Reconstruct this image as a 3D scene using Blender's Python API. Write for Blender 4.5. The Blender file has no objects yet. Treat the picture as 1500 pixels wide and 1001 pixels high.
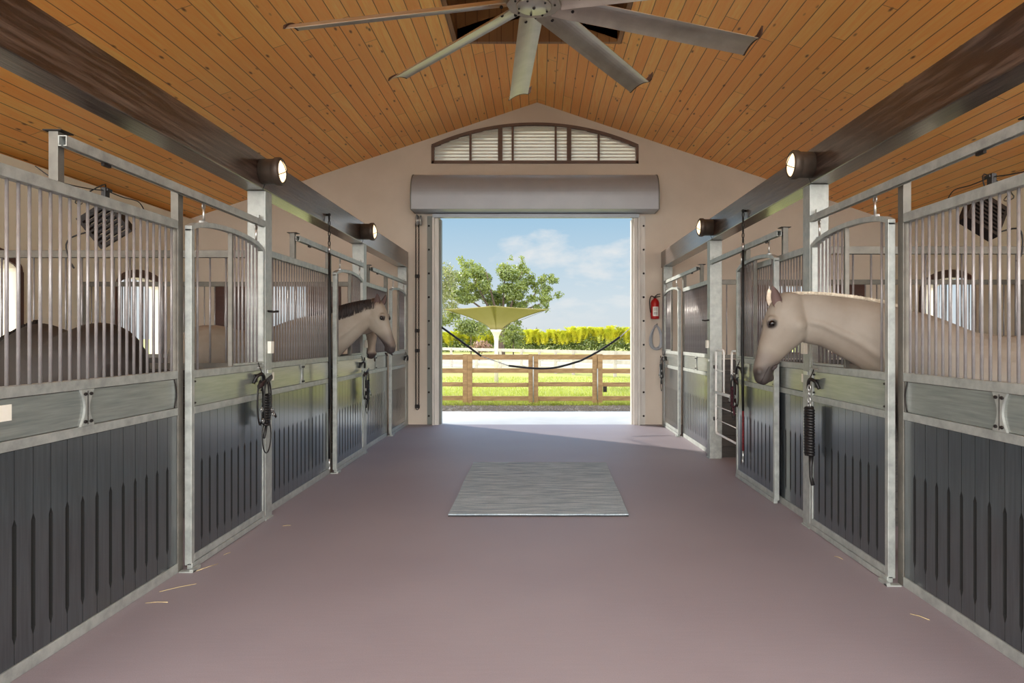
import bpy, bmesh, math, random
from mathutils import Vector, Matrix, Quaternion
random.seed(7)
R = random.random
def U(a, b): return a + (b - a) * random.random()
C = bpy.context.scene.collection
sc = bpy.context.scene
PI = math.pi

# ------------------------------------------------------------------ mesh helper
class MB:
    def __init__(self, o=(0, 0, 0)):
        self.v = []; self.f = []; self.o = Vector(o); self.m = []; self.mi = 0; self.sm = []
    def add(self, vs, fs, smooth=False):
        b = len(self.v)
        self.v += [Vector(p) - self.o for p in vs]
        for f in fs:
            self.f.append([b + i for i in f]); self.m.append(self.mi); self.sm.append(smooth)
        return self
    def box(self, x0, x1, y0, y1, z0, z1):
        if x0 > x1: x0, x1 = x1, x0
        if y0 > y1: y0, y1 = y1, y0
        vs = [(x, y, z) for x in (x0, x1) for y in (y0, y1) for z in (z0, z1)]
        return self.add(vs, [(0, 1, 3, 2), (4, 6, 7, 5), (0, 4, 5, 1), (2, 3, 7, 6), (0, 2, 6, 4), (1, 5, 7, 3)])
    def prism(self, poly, axis, a, b):
        n = len(poly)
        def P(p, t):
            if axis == 'x': return (t, p[0], p[1])
            if axis == 'y': return (p[0], t, p[1])
            return (p[0], p[1], t)
        vs = [P(p, a) for p in poly] + [P(p, b) for p in poly]
        fs = [tuple(range(n))[::-1], tuple(range(n, 2 * n))] + [(i, (i + 1) % n, n + (i + 1) % n, n + i) for i in range(n)]
        return self.add(vs, fs)
    def band(self, top, bot, axis, a, b):      # strip between two polylines, thick along axis
        for i in range(len(top) - 1):
            self.prism([bot[i], bot[i + 1], top[i + 1], top[i]], axis, a, b)
        return self
    def tube(self, pts, r, seg=8, closed=False, smooth=True, flat=1.0, flatdir=None):
        pts = [Vector(p) for p in pts]; n = len(pts)
        rr = r if isinstance(r, (list, tuple)) else [r] * n
        rings = []; up = None
        for i in range(n):
            if closed: t = pts[(i + 1) % n] - pts[i - 1]
            else: t = pts[min(i + 1, n - 1)] - pts[max(i - 1, 0)]
            if t.length < 1e-9: t = Vector((0, 0, 1))
            t.normalize()
            if flatdir is not None: up = Vector(flatdir)
            elif up is None: up = Vector((0, 0, 1)) if abs(t.z) < .9 else Vector((1, 0, 0))
            a = up - t * up.dot(t)
            if a.length < 1e-6: a = t.orthogonal()
            a.normalize(); up = a; b = t.cross(a)
            rings.append([pts[i] + (a * math.cos(k / seg * 2 * PI) * flat + b * math.sin(k / seg * 2 * PI)) * rr[i] for k in range(seg)])
        vs = [p for ring in rings for p in ring]; fs = []
        for i in range(n if closed else n - 1):
            j = (i + 1) % n
            for k in range(seg):
                l = (k + 1) % seg
                fs.append((i * seg + k, i * seg + l, j * seg + l, j * seg + k))
        if not closed:
            fs.append(tuple(range(seg))[::-1]); fs.append(tuple((n - 1) * seg + k for k in range(seg)))
        return self.add(vs, fs, smooth)
    def lathe(self, prof, c, axis='z', seg=24, smooth=True):   # prof: (radius, along)
        c = Vector(c); vs = []; n = len(prof)
        for (r, h) in prof:
            for k in range(seg):
                a = k / seg * 2 * PI; p, q = r * math.cos(a), r * math.sin(a)
                vs.append(c + (Vector((p, q, h)) if axis == 'z' else Vector((h, p, q)) if axis == 'x' else Vector((q, h, p))))
        fs = [(i * seg + k, i * seg + (k + 1) % seg, (i + 1) * seg + (k + 1) % seg, (i + 1) * seg + k) for i in range(n - 1) for k in range(seg)]
        fs.append(tuple(range(seg))[::-1]); fs.append(tuple((n - 1) * seg + k for k in range(seg)))
        return self.add(vs, fs, smooth)
    def loft(self, secs, seg=20):       # (center, up*ru, side*rw)
        vs = []
        for (c, u, w) in secs:
            for k in range(seg):
                a = k / seg * 2 * PI
                vs.append(Vector(c) + Vector(u) * math.cos(a) + Vector(w) * math.sin(a))
        n = len(secs)
        fs = [(i * seg + k, i * seg + (k + 1) % seg, (i + 1) * seg + (k + 1) % seg, (i + 1) * seg + k) for i in range(n - 1) for k in range(seg)]
        fs.append(tuple(range(seg))[::-1]); fs.append(tuple((n - 1) * seg + k for k in range(seg)))
        return self.add(vs, fs, True)
    def ball(self, c, r, su=(1, 1, 1), seg=14, rings=9):
        c = Vector(c); vs = [c + Vector((0, 0, r * su[2]))]; fs = []
        for i in range(1, rings):
            a = PI * i / rings
            for k in range(seg):
                b = 2 * PI * k / seg
                vs.append(c + Vector((r * math.sin(a) * math.cos(b) * su[0], r * math.sin(a) * math.sin(b) * su[1], r * math.cos(a) * su[2])))
        vs.append(c - Vector((0, 0, r * su[2])))
        for k in range(seg): fs.append((0, 1 + k, 1 + (k + 1) % seg))
        for i in range(rings - 2):
            for k in range(seg):
                l = (k + 1) % seg
                fs.append((1 + i * seg + k, 1 + (i + 1) * seg + k, 1 + (i + 1) * seg + l, 1 + i * seg + l))
        e = len(vs) - 1; b0 = 1 + (rings - 2) * seg
        for k in range(seg): fs.append((b0 + k, e, b0 + (k + 1) % seg))
        return self.add(vs, fs, True)
    def mesh(self, name, mat):
        me = bpy.data.meshes.new(name)
        me.from_pydata([tuple(p) for p in self.v], [], self.f)
        mats = mat if isinstance(mat, (list, tuple)) else [mat]
        for m in mats: me.materials.append(m)
        me.polygons.foreach_set('material_index', self.m)
        me.polygons.foreach_set('use_smooth', self.sm)
        me.update()
        bm = bmesh.new(); bm.from_mesh(me); bmesh.ops.recalc_face_normals(bm, faces=bm.faces); bm.to_mesh(me); bm.free()
        return me
    def build(self, name, mat, parent=None, bevel=0, loc=None, label=None):
        o = bpy.data.objects.new(name, self.mesh(name, mat)); C.objects.link(o)
        if parent is not None: o.parent = parent
        elif self.o.length > 0: o.location = self.o
        if loc is not None: o.location = loc
        if bevel:
            m = o.modifiers.new('bevel', 'BEVEL'); m.width = bevel; m.segments = 2; m.limit_method = 'ANGLE'
        if label: o['label'] = label
        return o

def thing(name, label, cat, loc=(0, 0, 0), group=None):
    o = bpy.data.objects.new(name, None); C.objects.link(o); o.location = loc
    o.empty_display_size = .1
    o['label'] = label; o['category'] = cat
    if group: o['group'] = group
    return o
def tag(o, label, cat, group=None, kind=None):
    o['label'] = label; o['category'] = cat
    if group: o['group'] = group
    if kind: o['kind'] = kind
    return o
def struct(o, label=None, cat=None):
    o['kind'] = 'structure'
    if label: o['label'] = label
    if cat: o['category'] = cat
    return o
def inst(mesh, name, parent, loc):
    o = bpy.data.objects.new(name, mesh); C.objects.link(o); o.parent = parent; o.location = loc
    return o
def cut(o, cutters):
    for c in cutters:
        co = c.build('cutter', MAT['galv'])
        m = o.modifiers.new('b', 'BOOLEAN'); m.operation = 'DIFFERENCE'; m.solver = 'EXACT'; m.object = co
        bpy.context.view_layer.update()
        dg = bpy.context.evaluated_depsgraph_get()
        me = bpy.data.meshes.new_from_object(o.evaluated_get(dg))
        o.modifiers.clear(); o.data = me
        bpy.data.objects.remove(co)
    return o

# ------------------------------------------------------------------ materials
MAT = {}
def s2l(c):
    return tuple(((x / 255) / 12.92 if x / 255 <= .04045 else ((x / 255 + .055) / 1.055) ** 2.4) for x in c) + (1,)
def newmat(name):
    m = bpy.data.materials.new(name); m.use_nodes = True; nt = m.node_tree
    return m, nt, nt.nodes['Principled BSDF']
def nd(nt, typ, **k):
    n = nt.nodes.new(typ)
    for a, b in k.items():
        if a.startswith('i_'): n.inputs[a[2:].replace('_', ' ')].default_value = b
        else: setattr(n, a, b)
    return n
def mth(nt, op, a, b=None, c=None, clamp=False):
    n = nt.nodes.new('ShaderNodeMath'); n.operation = op; n.use_clamp = clamp
    for i, x in enumerate((a, b, c)):
        if x is None: continue
        if isinstance(x, (int, float)): n.inputs[i].default_value = x
        else: nt.links.new(x, n.inputs[i])
    return n.outputs[0]
def mixc(nt, f, a, b, mode='MIX'):
    n = nt.nodes.new('ShaderNodeMix'); n.data_type = 'RGBA'; n.blend_type = mode
    for i, x in ((0, f), (6, a), (7, b)):
        if isinstance(x, (int, float)): n.inputs[i].default_value = x
        elif isinstance(x, tuple): n.inputs[i].default_value = x
        else: nt.links.new(x, n.inputs[i])
    return n.outputs[2]
def coords(nt, scale=(1, 1, 1), out='Object'):
    tc = nt.nodes.new('ShaderNodeTexCoord'); mp = nt.nodes.new('ShaderNodeMapping')
    mp.inputs['Scale'].default_value = scale
    nt.links.new(tc.outputs[out], mp.inputs[0]); return mp.outputs[0]
def noise(nt, vec, scale, detail=4, rough=.55, dist=0):
    n = nd(nt, 'ShaderNodeTexNoise'); n.inputs['Scale'].default_value = scale; n.inputs['Detail'].default_value = detail
    n.inputs['Roughness'].default_value = rough; n.inputs['Distortion'].default_value = dist
    nt.links.new(vec, n.inputs['Vector']); return n.outputs['Fac']
def ramp(nt, f, lo, hi, a=0., b=1.):
    n = nd(nt, 'ShaderNodeMapRange'); n.clamp = True
    for i, x in enumerate((None, lo, hi, a, b)):
        if x is not None: n.inputs[i].default_value = x
    nt.links.new(f, n.inputs[0]); return n.outputs[0]
def bump(nt, bsdf, h, strength=.3, dist=.01):
    b = nd(nt, 'ShaderNodeBump'); b.inputs['Strength'].default_value = strength; b.inputs['Distance'].default_value = dist
    nt.links.new(h, b.inputs['Height']); nt.links.new(b.outputs[0], bsdf.inputs['Normal'])
def M(name, c1, c2=None, rough=.5, metal=0., scale=(1, 1, 1), ns=8, lo=.35, hi=.65, bs=0, bd=.005, rough2=None, spec=None, detail=5, dist=0):
    m, nt, b = newmat(name)
    b.inputs['Roughness'].default_value = rough; b.inputs['Metallic'].default_value = metal
    if spec is not None: b.inputs['Specular IOR Level'].default_value = spec
    if c2 is None: b.inputs['Base Color'].default_value = s2l(c1)
    else:
        v = coords(nt, scale); f = noise(nt, v, ns, detail, .6, dist); g = ramp(nt, f, lo, hi)
        nt.links.new(mixc(nt, g, s2l(c1), s2l(c2)), b.inputs['Base Color'])
        if rough2 is not None: nt.links.new(ramp(nt, f, lo, hi, rough, rough2), b.inputs['Roughness'])
        if bs: bump(nt, b, f, bs, bd)
    MAT[name] = m; return m
M('galv', (148, 152, 149), (176, 180, 176), .38, .4, (1, 1, 1), 14, rough2=.5)
M('galv_dark', (104, 102, 96), (122, 119, 112), .5, .5, (1, 1, 1), 9)
M('bar', (150, 147, 147), (130, 126, 127), .33, .3, (1, 1, 1), 10)
M('steel', (190, 190, 188), None, .3, .9)
M('black', (18, 16, 17), None, .5)
M('rubber', (12, 12, 13), None, .6)
M('iron', (40, 34, 32), (26, 22, 22), .55, .4, ns=20)
M('redrope', (110, 22, 30), (70, 14, 20), .8, ns=60)
M('maroon', (70, 20, 36), (45, 14, 24), .8, ns=60)
M('red', (176, 24, 24), None, .3)
M('white', (232, 230, 222), None, .45)
M('whitetube', (235, 235, 232), None, .3)
M('plate', (236, 234, 224), (225, 220, 206), .4, ns=5)
M('plank', (34, 40, 45), (60, 67, 71), .38, 0, (30, 30, 1.6), 2.0, .3, .75, bs=.25, bd=.002, rough2=.46)
M('header', (96, 103, 101), (130, 136, 131), .36, 0, (30, 1.6, 30), 2.0, .3, .75, bs=.2, bd=.002, rough2=.42)
M('stallboard', (40, 36, 34), (62, 56, 50), .6, 0, (1.5, 20, 20), 2)
M('beam', (42, 27, 22), (120, 102, 92), .34, 0, (18, .9, 18), 2.2, .46, .85, bs=.8, bd=.007, rough2=.5, detail=8)
M('wall', (214, 202, 187), (206, 194, 179), .9, 0, (1, 1, 1), 1.2, bs=.05)
M('wallside', (226, 218, 198), (218, 208, 188), .9, 0, (1, 1, 1), 1.2)
M('brown', (84, 50, 40), (70, 40, 32), .5, 0, (1, 1, 1), 3)
M('browntrim', (112, 88, 74), (100, 78, 66), .55, 0, (1, 1, 1), 3)
M('louvre', (228, 226, 218), None, .5)
M('hood', (160, 164, 170), (168, 172, 177), .42, .3, (1, 1, 1), 2)
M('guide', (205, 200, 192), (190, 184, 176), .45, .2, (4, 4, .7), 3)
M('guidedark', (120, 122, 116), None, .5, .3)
M('alu', (186, 180, 168), (205, 200, 188), .32, .85, (1, 1, 1), 5, rough2=.42)
M('aluedge', (70, 48, 38), None, .5, .3)
M('hub', (150, 138, 128), (165, 152, 142), .45, .6, ns=6)
M('lampbody', (84, 72, 62), (66, 56, 48), .5, .3, ns=6)
M('fence', (156, 128, 90), (128, 102, 70), .8, 0, (2, 8, 8), 2, bs=.2)
M('fencefar', (150, 146, 138), (134, 130, 120), .8, ns=3)
M('canopy', (138, 130, 86), (132, 124, 80), .8, ns=2)
M('bark', (86, 72, 60), (60, 50, 42), .9, ns=8)
M('horse_eye', (14, 8, 8), None, .08)
M('nostril', (40, 30, 30), None, .7)
M('hairwhite', (232, 222, 204), (206, 192, 172), .7, ns=30)
M('hairdark', (30, 24, 24), (48, 38, 34), .6, ns=30)
M('hairblack', (16, 13, 12), None, .6)
M('slot_shade', (12, 13, 14), None, .8)  # near-black for plank edges: shade of the gaps put into the colour
M('straw', (214, 192, 140), None, .8)
M('earin', (96, 76, 72), None, .8)
M('leather', (44, 30, 28), None, .5)
M('matedge', (24, 24, 26), None, .8)

for k_, w_ in (('plank', 1.), ('header', 1.), ('beam', .8)):
    b_ = MAT[k_].node_tree.nodes['Principled BSDF']; b_.inputs['Coat Weight'].default_value = w_; b_.inputs['Coat Roughness'].default_value = .17; b_.inputs['Coat IOR'].default_value = 1.65

def emis(name, col, st):
    m, nt, b = newmat(name); b.inputs['Base Color'].default_value = s2l(col); b.inputs['Emission Color'].default_value = s2l(col)
    b.inputs['Emission Strength'].default_value = st; MAT[name] = m
emis('lampglass', (255, 222, 176), 1.1)

# pine ceiling boards: local x = across the boards, local y = along them
def ceiling_mat(name, c1, c2, c3):
    m, nt, b = newmat(name); MAT[name] = m
    tc = nt.nodes.new('ShaderNodeTexCoord'); sp = nt.nodes.new('ShaderNodeSeparateXYZ'); nt.links.new(tc.outputs['Object'], sp.inputs[0])
    x, y = sp.outputs[0], sp.outputs[1]
    q = mth(nt, 'DIVIDE', x, .15); idx = mth(nt, 'FLOOR', q); fr = mth(nt, 'FRACT', q)
    wn = nd(nt, 'ShaderNodeTexWhiteNoise'); wn.noise_dimensions = '1D'; nt.links.new(idx, wn.inputs['W'])
    off = mth(nt, 'MULTIPLY', wn.outputs['Value'], 17.3)
    yy = mth(nt, 'DIVIDE', mth(nt, 'ADD', y, off), 3.1); yi = mth(nt, 'FLOOR', yy); yf = mth(nt, 'FRACT', yy)
    cb = nd(nt, 'ShaderNodeCombineXYZ'); nt.links.new(idx, cb.inputs[0]); nt.links.new(yi, cb.inputs[1])
    w2 = nd(nt, 'ShaderNodeTexWhiteNoise'); w2.noise_dimensions = '2D'; nt.links.new(cb.outputs[0], w2.inputs['Vector'])
    rnd = w2.outputs['Value']
    gv = nd(nt, 'ShaderNodeCombineXYZ')
    nt.links.new(mth(nt, 'ADD', mth(nt, 'MULTIPLY', x, 22), mth(nt, 'MULTIPLY', rnd, 50)), gv.inputs[0]); nt.links.new(mth(nt, 'MULTIPLY', y, 1.3), gv.inputs[1])
    g = noise(nt, gv.outputs[0], 1.6, 6, .6, .6)
    col = mixc(nt, ramp(nt, g, .3, .7), s2l(c1), s2l(c2))
    col = mixc(nt, ramp(nt, rnd, 0, 1, 0, .6), col, s2l(c3))
    big = noise(nt, tc.outputs['Object'], .5, 3)
    col = mixc(nt, ramp(nt, big, .4, .7, 0, .35), col, s2l((232, 170, 100)))
    vo = nd(nt, 'ShaderNodeTexVoronoi'); vo.inputs['Scale'].default_value = 1.0
    kv = nd(nt, 'ShaderNodeCombineXYZ'); nt.links.new(mth(nt, 'MULTIPLY', x, 9), kv.inputs[0]); nt.links.new(mth(nt, 'MULTIPLY', y, 3.2), kv.inputs[1])
    nt.links.new(kv.outputs[0], vo.inputs['Vector'])
    kn = mth(nt, 'SUBTRACT', 1, ramp(nt, vo.outputs['Distance'], .06, .17), clamp=True)
    sepc = nd(nt, 'ShaderNodeSeparateColor'); nt.links.new(vo.outputs['Color'], sepc.inputs[0])
    kn = mth(nt, 'MULTIPLY', kn, mth(nt, 'GREATER_THAN', sepc.outputs[0], .35))
    col = mixc(nt, mth(nt, 'MULTIPLY', kn, .9), col, s2l((92, 44, 18)))
    ed = mth(nt, 'MINIMUM', fr, mth(nt, 'SUBTRACT', 1, fr))
    gr = mth(nt, 'SUBTRACT', 1, ramp(nt, ed, .012, .045))
    ye = mth(nt, 'SUBTRACT', 1, ramp(nt, mth(nt, 'MINIMUM', yf, mth(nt, 'SUBTRACT', 1, yf)), .0006, .0014))
    gr = mth(nt, 'MAXIMUM', gr, ye)
    col = mixc(nt, mth(nt, 'MULTIPLY', gr, .85), col, s2l((84, 44, 20)))
    nt.links.new(col, b.inputs['Base Color']); b.inputs['Roughness'].default_value = .42
    bump(nt, b, mth(nt, 'SUBTRACT', mth(nt, 'MULTIPLY', g, .15), gr), .5, .006)
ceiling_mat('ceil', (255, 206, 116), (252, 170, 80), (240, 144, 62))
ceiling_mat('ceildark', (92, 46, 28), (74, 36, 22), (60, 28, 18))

# taupe rubber floor
m, nt, b = newmat('floor'); MAT['floor'] = m
v = coords(nt, (1.5, 14, 1)); f1 = noise(nt, v, 3, 6, .65); f2 = noise(nt, coords(nt, (1, 1, 1)), 180, 2, .6); f3 = noise(nt, coords(nt), .5, 3)
col = mixc(nt, ramp(nt, f1, .3, .7), s2l((136, 125, 132)), s2l((147, 136, 143)))
col = mixc(nt, ramp(nt, f2, .3, .75, 0, .5), col, s2l((120, 111, 114)))
col = mixc(nt, ramp(nt, f3, .35, .7, 0, .4), col, s2l((158, 149, 153)))
nt.links.new(col, b.inputs['Base Color']); nt.links.new(ramp(nt, f1, .3, .7, .5, .62), b.inputs['Roughness'])
bump(nt, b, f2, .25, .003)
# woven blue-grey rug
m, nt, b = newmat('rug'); MAT['rug'] = m
f1 = noise(nt, coords(nt, (1.2, 7, 1)), 2.2, 8, .7); f2 = noise(nt, coords(nt, (30, 120, 1)), 3, 2)
col = mixc(nt, ramp(nt, f1, .38, .62), s2l((140, 154, 164)), s2l((190, 202, 207)))
col = mixc(nt, ramp(nt, f2, .4, .7, 0, .6), col, s2l((106, 120, 130)))
nt.links.new(col, b.inputs['Base Color']); b.inputs['Roughness'].default_value = .95; bump(nt, b, f2, .6, .004)
# ground
M('grass', (130, 134, 56), (148, 148, 74), .9, 0, (1, 1, 1), 1.2, .3, .7, bs=.6, bd=.05, detail=8)
M('gravel', (86, 78, 70), (128, 120, 110), .9, 0, (1, 1, 1), 14, .35, .65, bs=.8, bd=.03, detail=6)
M('concrete', (190, 189, 187), (176, 175, 172), .8, 0, (1, 1, 1), 1.0, detail=7)
M('sand', (152, 147, 134), (138, 134, 122), .9, ns=1)
def leafmat(name, c1, c2, tr=.4):
    m, nt, b = newmat(name); MAT[name] = m
    f = noise(nt, coords(nt), 1.3, 3); col = mixc(nt, ramp(nt, f, .35, .65), s2l(c1), s2l(c2))
    nt.links.new(col, b.inputs['Base Color']); b.inputs['Roughness'].default_value = .5
    t = nd(nt, 'ShaderNodeBsdfTranslucent'); nt.links.new(mixc(nt, .5, col, s2l((210, 220, 60))), t.inputs[0])
    mx = nd(nt, 'ShaderNodeMixShader'); mx.inputs[0].default_value = tr
    nt.links.new(b.outputs[0], mx.inputs[1]); nt.links.new(t.outputs[0], mx.inputs[2])
    nt.links.new(mx.outputs[0], nt.nodes['Material Output'].inputs[0])
leafmat('leaf_tree', (62, 78, 42), (100, 112, 56), .28)
leafmat('leaf_grey', (86, 90, 70), (106, 108, 84), .3)
leafmat('leaf_hedge', (190, 180, 44), (156, 160, 50), .4)
leafmat('leaf_hedgelow', (78, 92, 42), (62, 78, 38), .25)
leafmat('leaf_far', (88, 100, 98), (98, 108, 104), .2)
leafmat('leaf_pink', (124, 92, 86), (106, 74, 68), .2)

# horse coat: colour attribute + fine noise
def coat(name, rough=.62):
    m, nt, b = newmat(name); MAT[name] = m
    a = nd(nt, 'ShaderNodeVertexColor'); a.layer_name = 'coat'
    f = noise(nt, coords(nt), 5, 5); f2 = noise(nt, coords(nt, (1, 1, 1)), 120, 2)
    col = mixc(nt, ramp(nt, f, .3, .7, 0, .5), a.outputs[0], s2l((205, 190, 176)), 'MULTIPLY')
    nt.links.new(col, b.inputs['Base Color']); b.inputs['Roughness'].default_value = rough
    bump(nt, b, f2, .15, .002)
coat('coat')
SKYX, SKYY, SKY_F, SKY_FILL, SUN, EXPO = 5.2, 4.1, 0.50, 4.9, 3.8, 0.85
# ------------------------------------------------------------------ the room
HB = 11.8                      # back wall
XL, XR = -5.9, 6.1
Y0 = -1.2
APEX, PITCH = 5.57, .335
def zc(x): return APEX - PITCH * abs(x)

struct(MB((0, 0, 0)).box(XL - .2, XR + .2, Y0, HB + .0, -.12, 0).build('floor', MAT['floor']), 'taupe textured rubber floor of the barn aisle', 'floor')
# gable wall with door opening, arched louvre opening and two small stall windows
DX0, DX1, DZ = -1.70, 1.665, 3.60
AX0, AX1, AZ0 = -1.83, 1.75, 4.51
acx = (AX0 + AX1) / 2; ahw = (AX1 - AX0) / 2
def archz(x, z_end=4.84, z_mid=5.22):
    t = (x - acx) / ahw
    # circular arc through the ends and crest
    sg = z_mid - z_end; Rr = (ahw * ahw + sg * sg) / (2 * sg)
    return z_mid - Rr + math.sqrt(max(Rr * Rr - (t * ahw) ** 2, 0))
w = MB().prism([(XL - .2, 0), (XR + .2, 0), (XR + .2, zc(XR + .2)), (0, APEX), (XL - .2, zc(XL - .2))], 'y', HB, HB + .2).build('wall_back', MAT['wall'])
arcpts = [(AX0 + (AX1 - AX0) * i / 24, archz(AX0 + (AX1 - AX0) * i / 24)) for i in range(25)]
cuts = [MB().box(DX0, DX1, HB - .1, HB + .4, -.1, DZ), MB().prism([(AX0, AZ0), (AX1, AZ0)] + arcpts[::-1], 'y', HB - .1, HB + .4)]
BW = [(-5.0, -3.95), (4.0, 5.1)]
for a, bb in BW: cuts.append(MB().box(a, bb, HB - .1, HB + .4, 1.25, 2.4))
cut(w, cuts); struct(w, 'beige rendered gable wall around the open barn door', 'wall')

# windows of the side walls: (y0, y1)
LW = [(3.3, 4.4), (6.75, 7.75), (9.6, 10.75)]
RW = [(3.2, 4.3), (6.5, 7.6), (9.55, 10.8)]
for side, x0, x1, W, nm in ((-1, XL - .2, XL, LW, 'wall_left'), (1, XR, XR + .2, RW, 'wall_right')):
    zt = zc(x0 if side < 0 else x1) + (.07 if 0 else 0)
    w = MB().box(x0, x1, Y0, HB, 0, zt).build(nm, MAT['wallside'])
    cc = []
    for a, bb in W:
        n = 12; mid = (a + bb) / 2; hw = (bb - a) / 2
        arc = [(mid - hw * math.cos(PI * i / n), 2.25 + .14 * math.sin(PI * i / n)) for i in range(n + 1)]
        cc.append(MB().prism([(bb, 1.2), (a, 1.2)] + arc, 'x', x0 - .1, x1 + .1))
    cut(w, cc); struct(w, 'cream side wall of the stalls, ' + ('left' if side < 0 else 'right') + ' of the aisle', 'wall')
wn_no = 2
for side, xf, W in ((-1, XL, LW), (1, XR, RW)):
    for a, bb in W:
        mid = (a + bb) / 2; hw = (bb - a) / 2; s = -side
        t = thing('window_%d' % wn_no, 'x', 'window', (xf, mid, 1.2)); del t['label'], t['category']; t['kind'] = 'structure'; wn_no += 1
        o = Vector((xf, mid, 1.2)); n = 12
        def arc(h, e): return [(mid - (hw + e) * math.cos(PI * i / n), 2.25 + h * math.sin(PI * i / n)) for i in range(n + 1)]
        f = MB(o).band(arc(.26, .05), arc(.14, 0), 'x', xf, xf + s * .03)
        f.box(xf, xf + s * .03, a - .06, a, 1.2, 2.25); f.box(xf, xf + s * .03, bb, bb + .06, 1.2, 2.25); f.box(xf, xf + s * .06, a - .08, bb + .08, 1.13, 1.2)
        f.build('window_frame', MAT['brown'], t, .004)
        g = MB(o)
        for k in range(1, 8): 
            y = a + (bb - a) * k / 8; g.tube([(xf - s * .08, y, 1.2), (xf - s * .08, y, 2.37)], .008, 6)
        g.build('window_grille', MAT['bar'], t)
for (a, bb) in BW:
    t = thing('window_%d' % wn_no, 'x', 'w', ((a + bb) / 2, HB, 1.25)); del t['label'], t['category']; t['kind'] = 'structure'; wn_no += 1
    o = Vector(t.location)
    f = MB(o)
    for (p, q, r, s_) in ((a - .06, a, 1.2, 2.46), (bb, bb + .06, 1.2, 2.46), (a, bb, 2.4, 2.46), (a, bb, 1.19, 1.25)): f.box(p, q, HB - .03, HB, r, s_)
    f.build('window_frame', MAT['browntrim'], t, .004)
    for (p, q) in ((a - .56, a - .07), (bb + .07, bb + .56)):
        sh = MB(o); sh.box(p, q, HB - .045, HB - .004, 1.2, 2.46)
        for k in range(12):
            z = 1.28 + k * .095; sh.box(p + .06, q - .06, HB - .06, HB - .045, z, z + .06)
        sh.build('shutter', MAT['brown'], t)
    g = MB(o)
    for k in range(1, 8): 
        x = a + (bb - a) * k / 8; g.tube([(x, HB + .1, 1.25), (x, HB + .1, 2.4)], .008, 6)
    g.build('window_grille', MAT['bar'], t)

# ceiling: two sloped slabs with a square cupola opening
th = math.atan(PITCH)
for side in (-1, 1):
    xe = (abs(XL) if side < 0 else XR) + .25
    L = xe / math.cos(th)
    # local frame: x along slope from the ridge, y along the barn, z normal
    o = MB().box(0, L, Y0, HB + .25, 0, .12).build('ceiling', MAT['ceil'])
    if side > 0: rot = Matrix.Rotation(th, 4, 'Y')
    else: rot = Matrix.Rotation(PI - th, 4, 'Y')
    o.matrix_world = Matrix.Translation((0, 0, APEX)) @ rot
    # keep the slab above the plane z = zc(x)
    if side < 0:
        for v_ in o.data.vertices: v_.co.z = -.12 if v_.co.z > .06 else 0
    bpy.context.view_layer.update()
    cut(o, [MB().box(-1.0, 1.0, 6.5, 8.53, 4.5, 7.0)])
    struct(o, 'orange knotty pine board ceiling, %s slope' % ('left' if side < 0 else 'right'), 'ceiling')
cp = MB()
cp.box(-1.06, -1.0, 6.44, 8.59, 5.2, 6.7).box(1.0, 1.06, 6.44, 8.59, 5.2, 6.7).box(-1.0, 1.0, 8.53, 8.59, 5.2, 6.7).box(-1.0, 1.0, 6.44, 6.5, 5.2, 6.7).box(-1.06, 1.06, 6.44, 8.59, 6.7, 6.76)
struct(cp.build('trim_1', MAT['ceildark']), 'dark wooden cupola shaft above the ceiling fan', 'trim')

# arched louvre window
t = thing('window_1', 'x', 'w', (acx, HB, AZ0)); del t['label'], t['category']; t['kind'] = 'structure'
o = Vector(t.location); f = MB(o)
ins = [(acx + (x - acx) * .972, z - .045) for x, z in arcpts]
f.band(arcpts, ins, 'y', HB - .02, HB + .07)
f.box(AX0, AX1, HB - .02, HB + .07, AZ0, AZ0 + .05); f.box(AX0, AX0 + .05, HB - .02, HB + .07, AZ0, 4.82); f.box(AX1 - .05, AX1, HB - .02, HB + .07, AZ0, 4.82)
f.build('window_frame', MAT['browntrim'], t, .003)
def px2x(px, Y=HB): return (px - 787) / 1000 * Y
for px, wd in ((689, .035), (732.7, .075), (751, .035), (814, .035), (833.6, .075), (877, .035)):
    x = px2x(px); zt = archz(x) - .04
    MB(o).box(x - wd / 2, x + wd / 2, HB - .01, HB + .06, AZ0 + .05, zt).build('mullion', MAT['browntrim'], t)
sl = MB(o); z = AZ0 + .075
while z < 5.21:
    # width at this height
    xs = [x for x, zz in [(AX0 + .05 + (AX1 - AX0 - .1) * i / 200, 0) for i in range(201)] if archz(x) - .012 > z - .0]
    if xs:
        xa, xb = xs[0], xs[-1]
        sl.add([(xa, HB + .015, z - .03), (xb, HB + .015, z - .03), (xb, HB + .07, z + .046), (xa, HB + .07, z + .046), (xa, HB + .027, z - .034), (xb, HB + .027, z - .034), (xb, HB + .082, z + .042), (xa, HB + .082, z + .042)],
               [(0, 1, 2, 3), (4, 7, 6, 5), (0, 4, 5, 1), (1, 5, 6, 2), (2, 6, 7, 3), (3, 7, 4, 0)])
    z += .058
sl.build('louvre_slats', MAT['louvre'], t)

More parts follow.
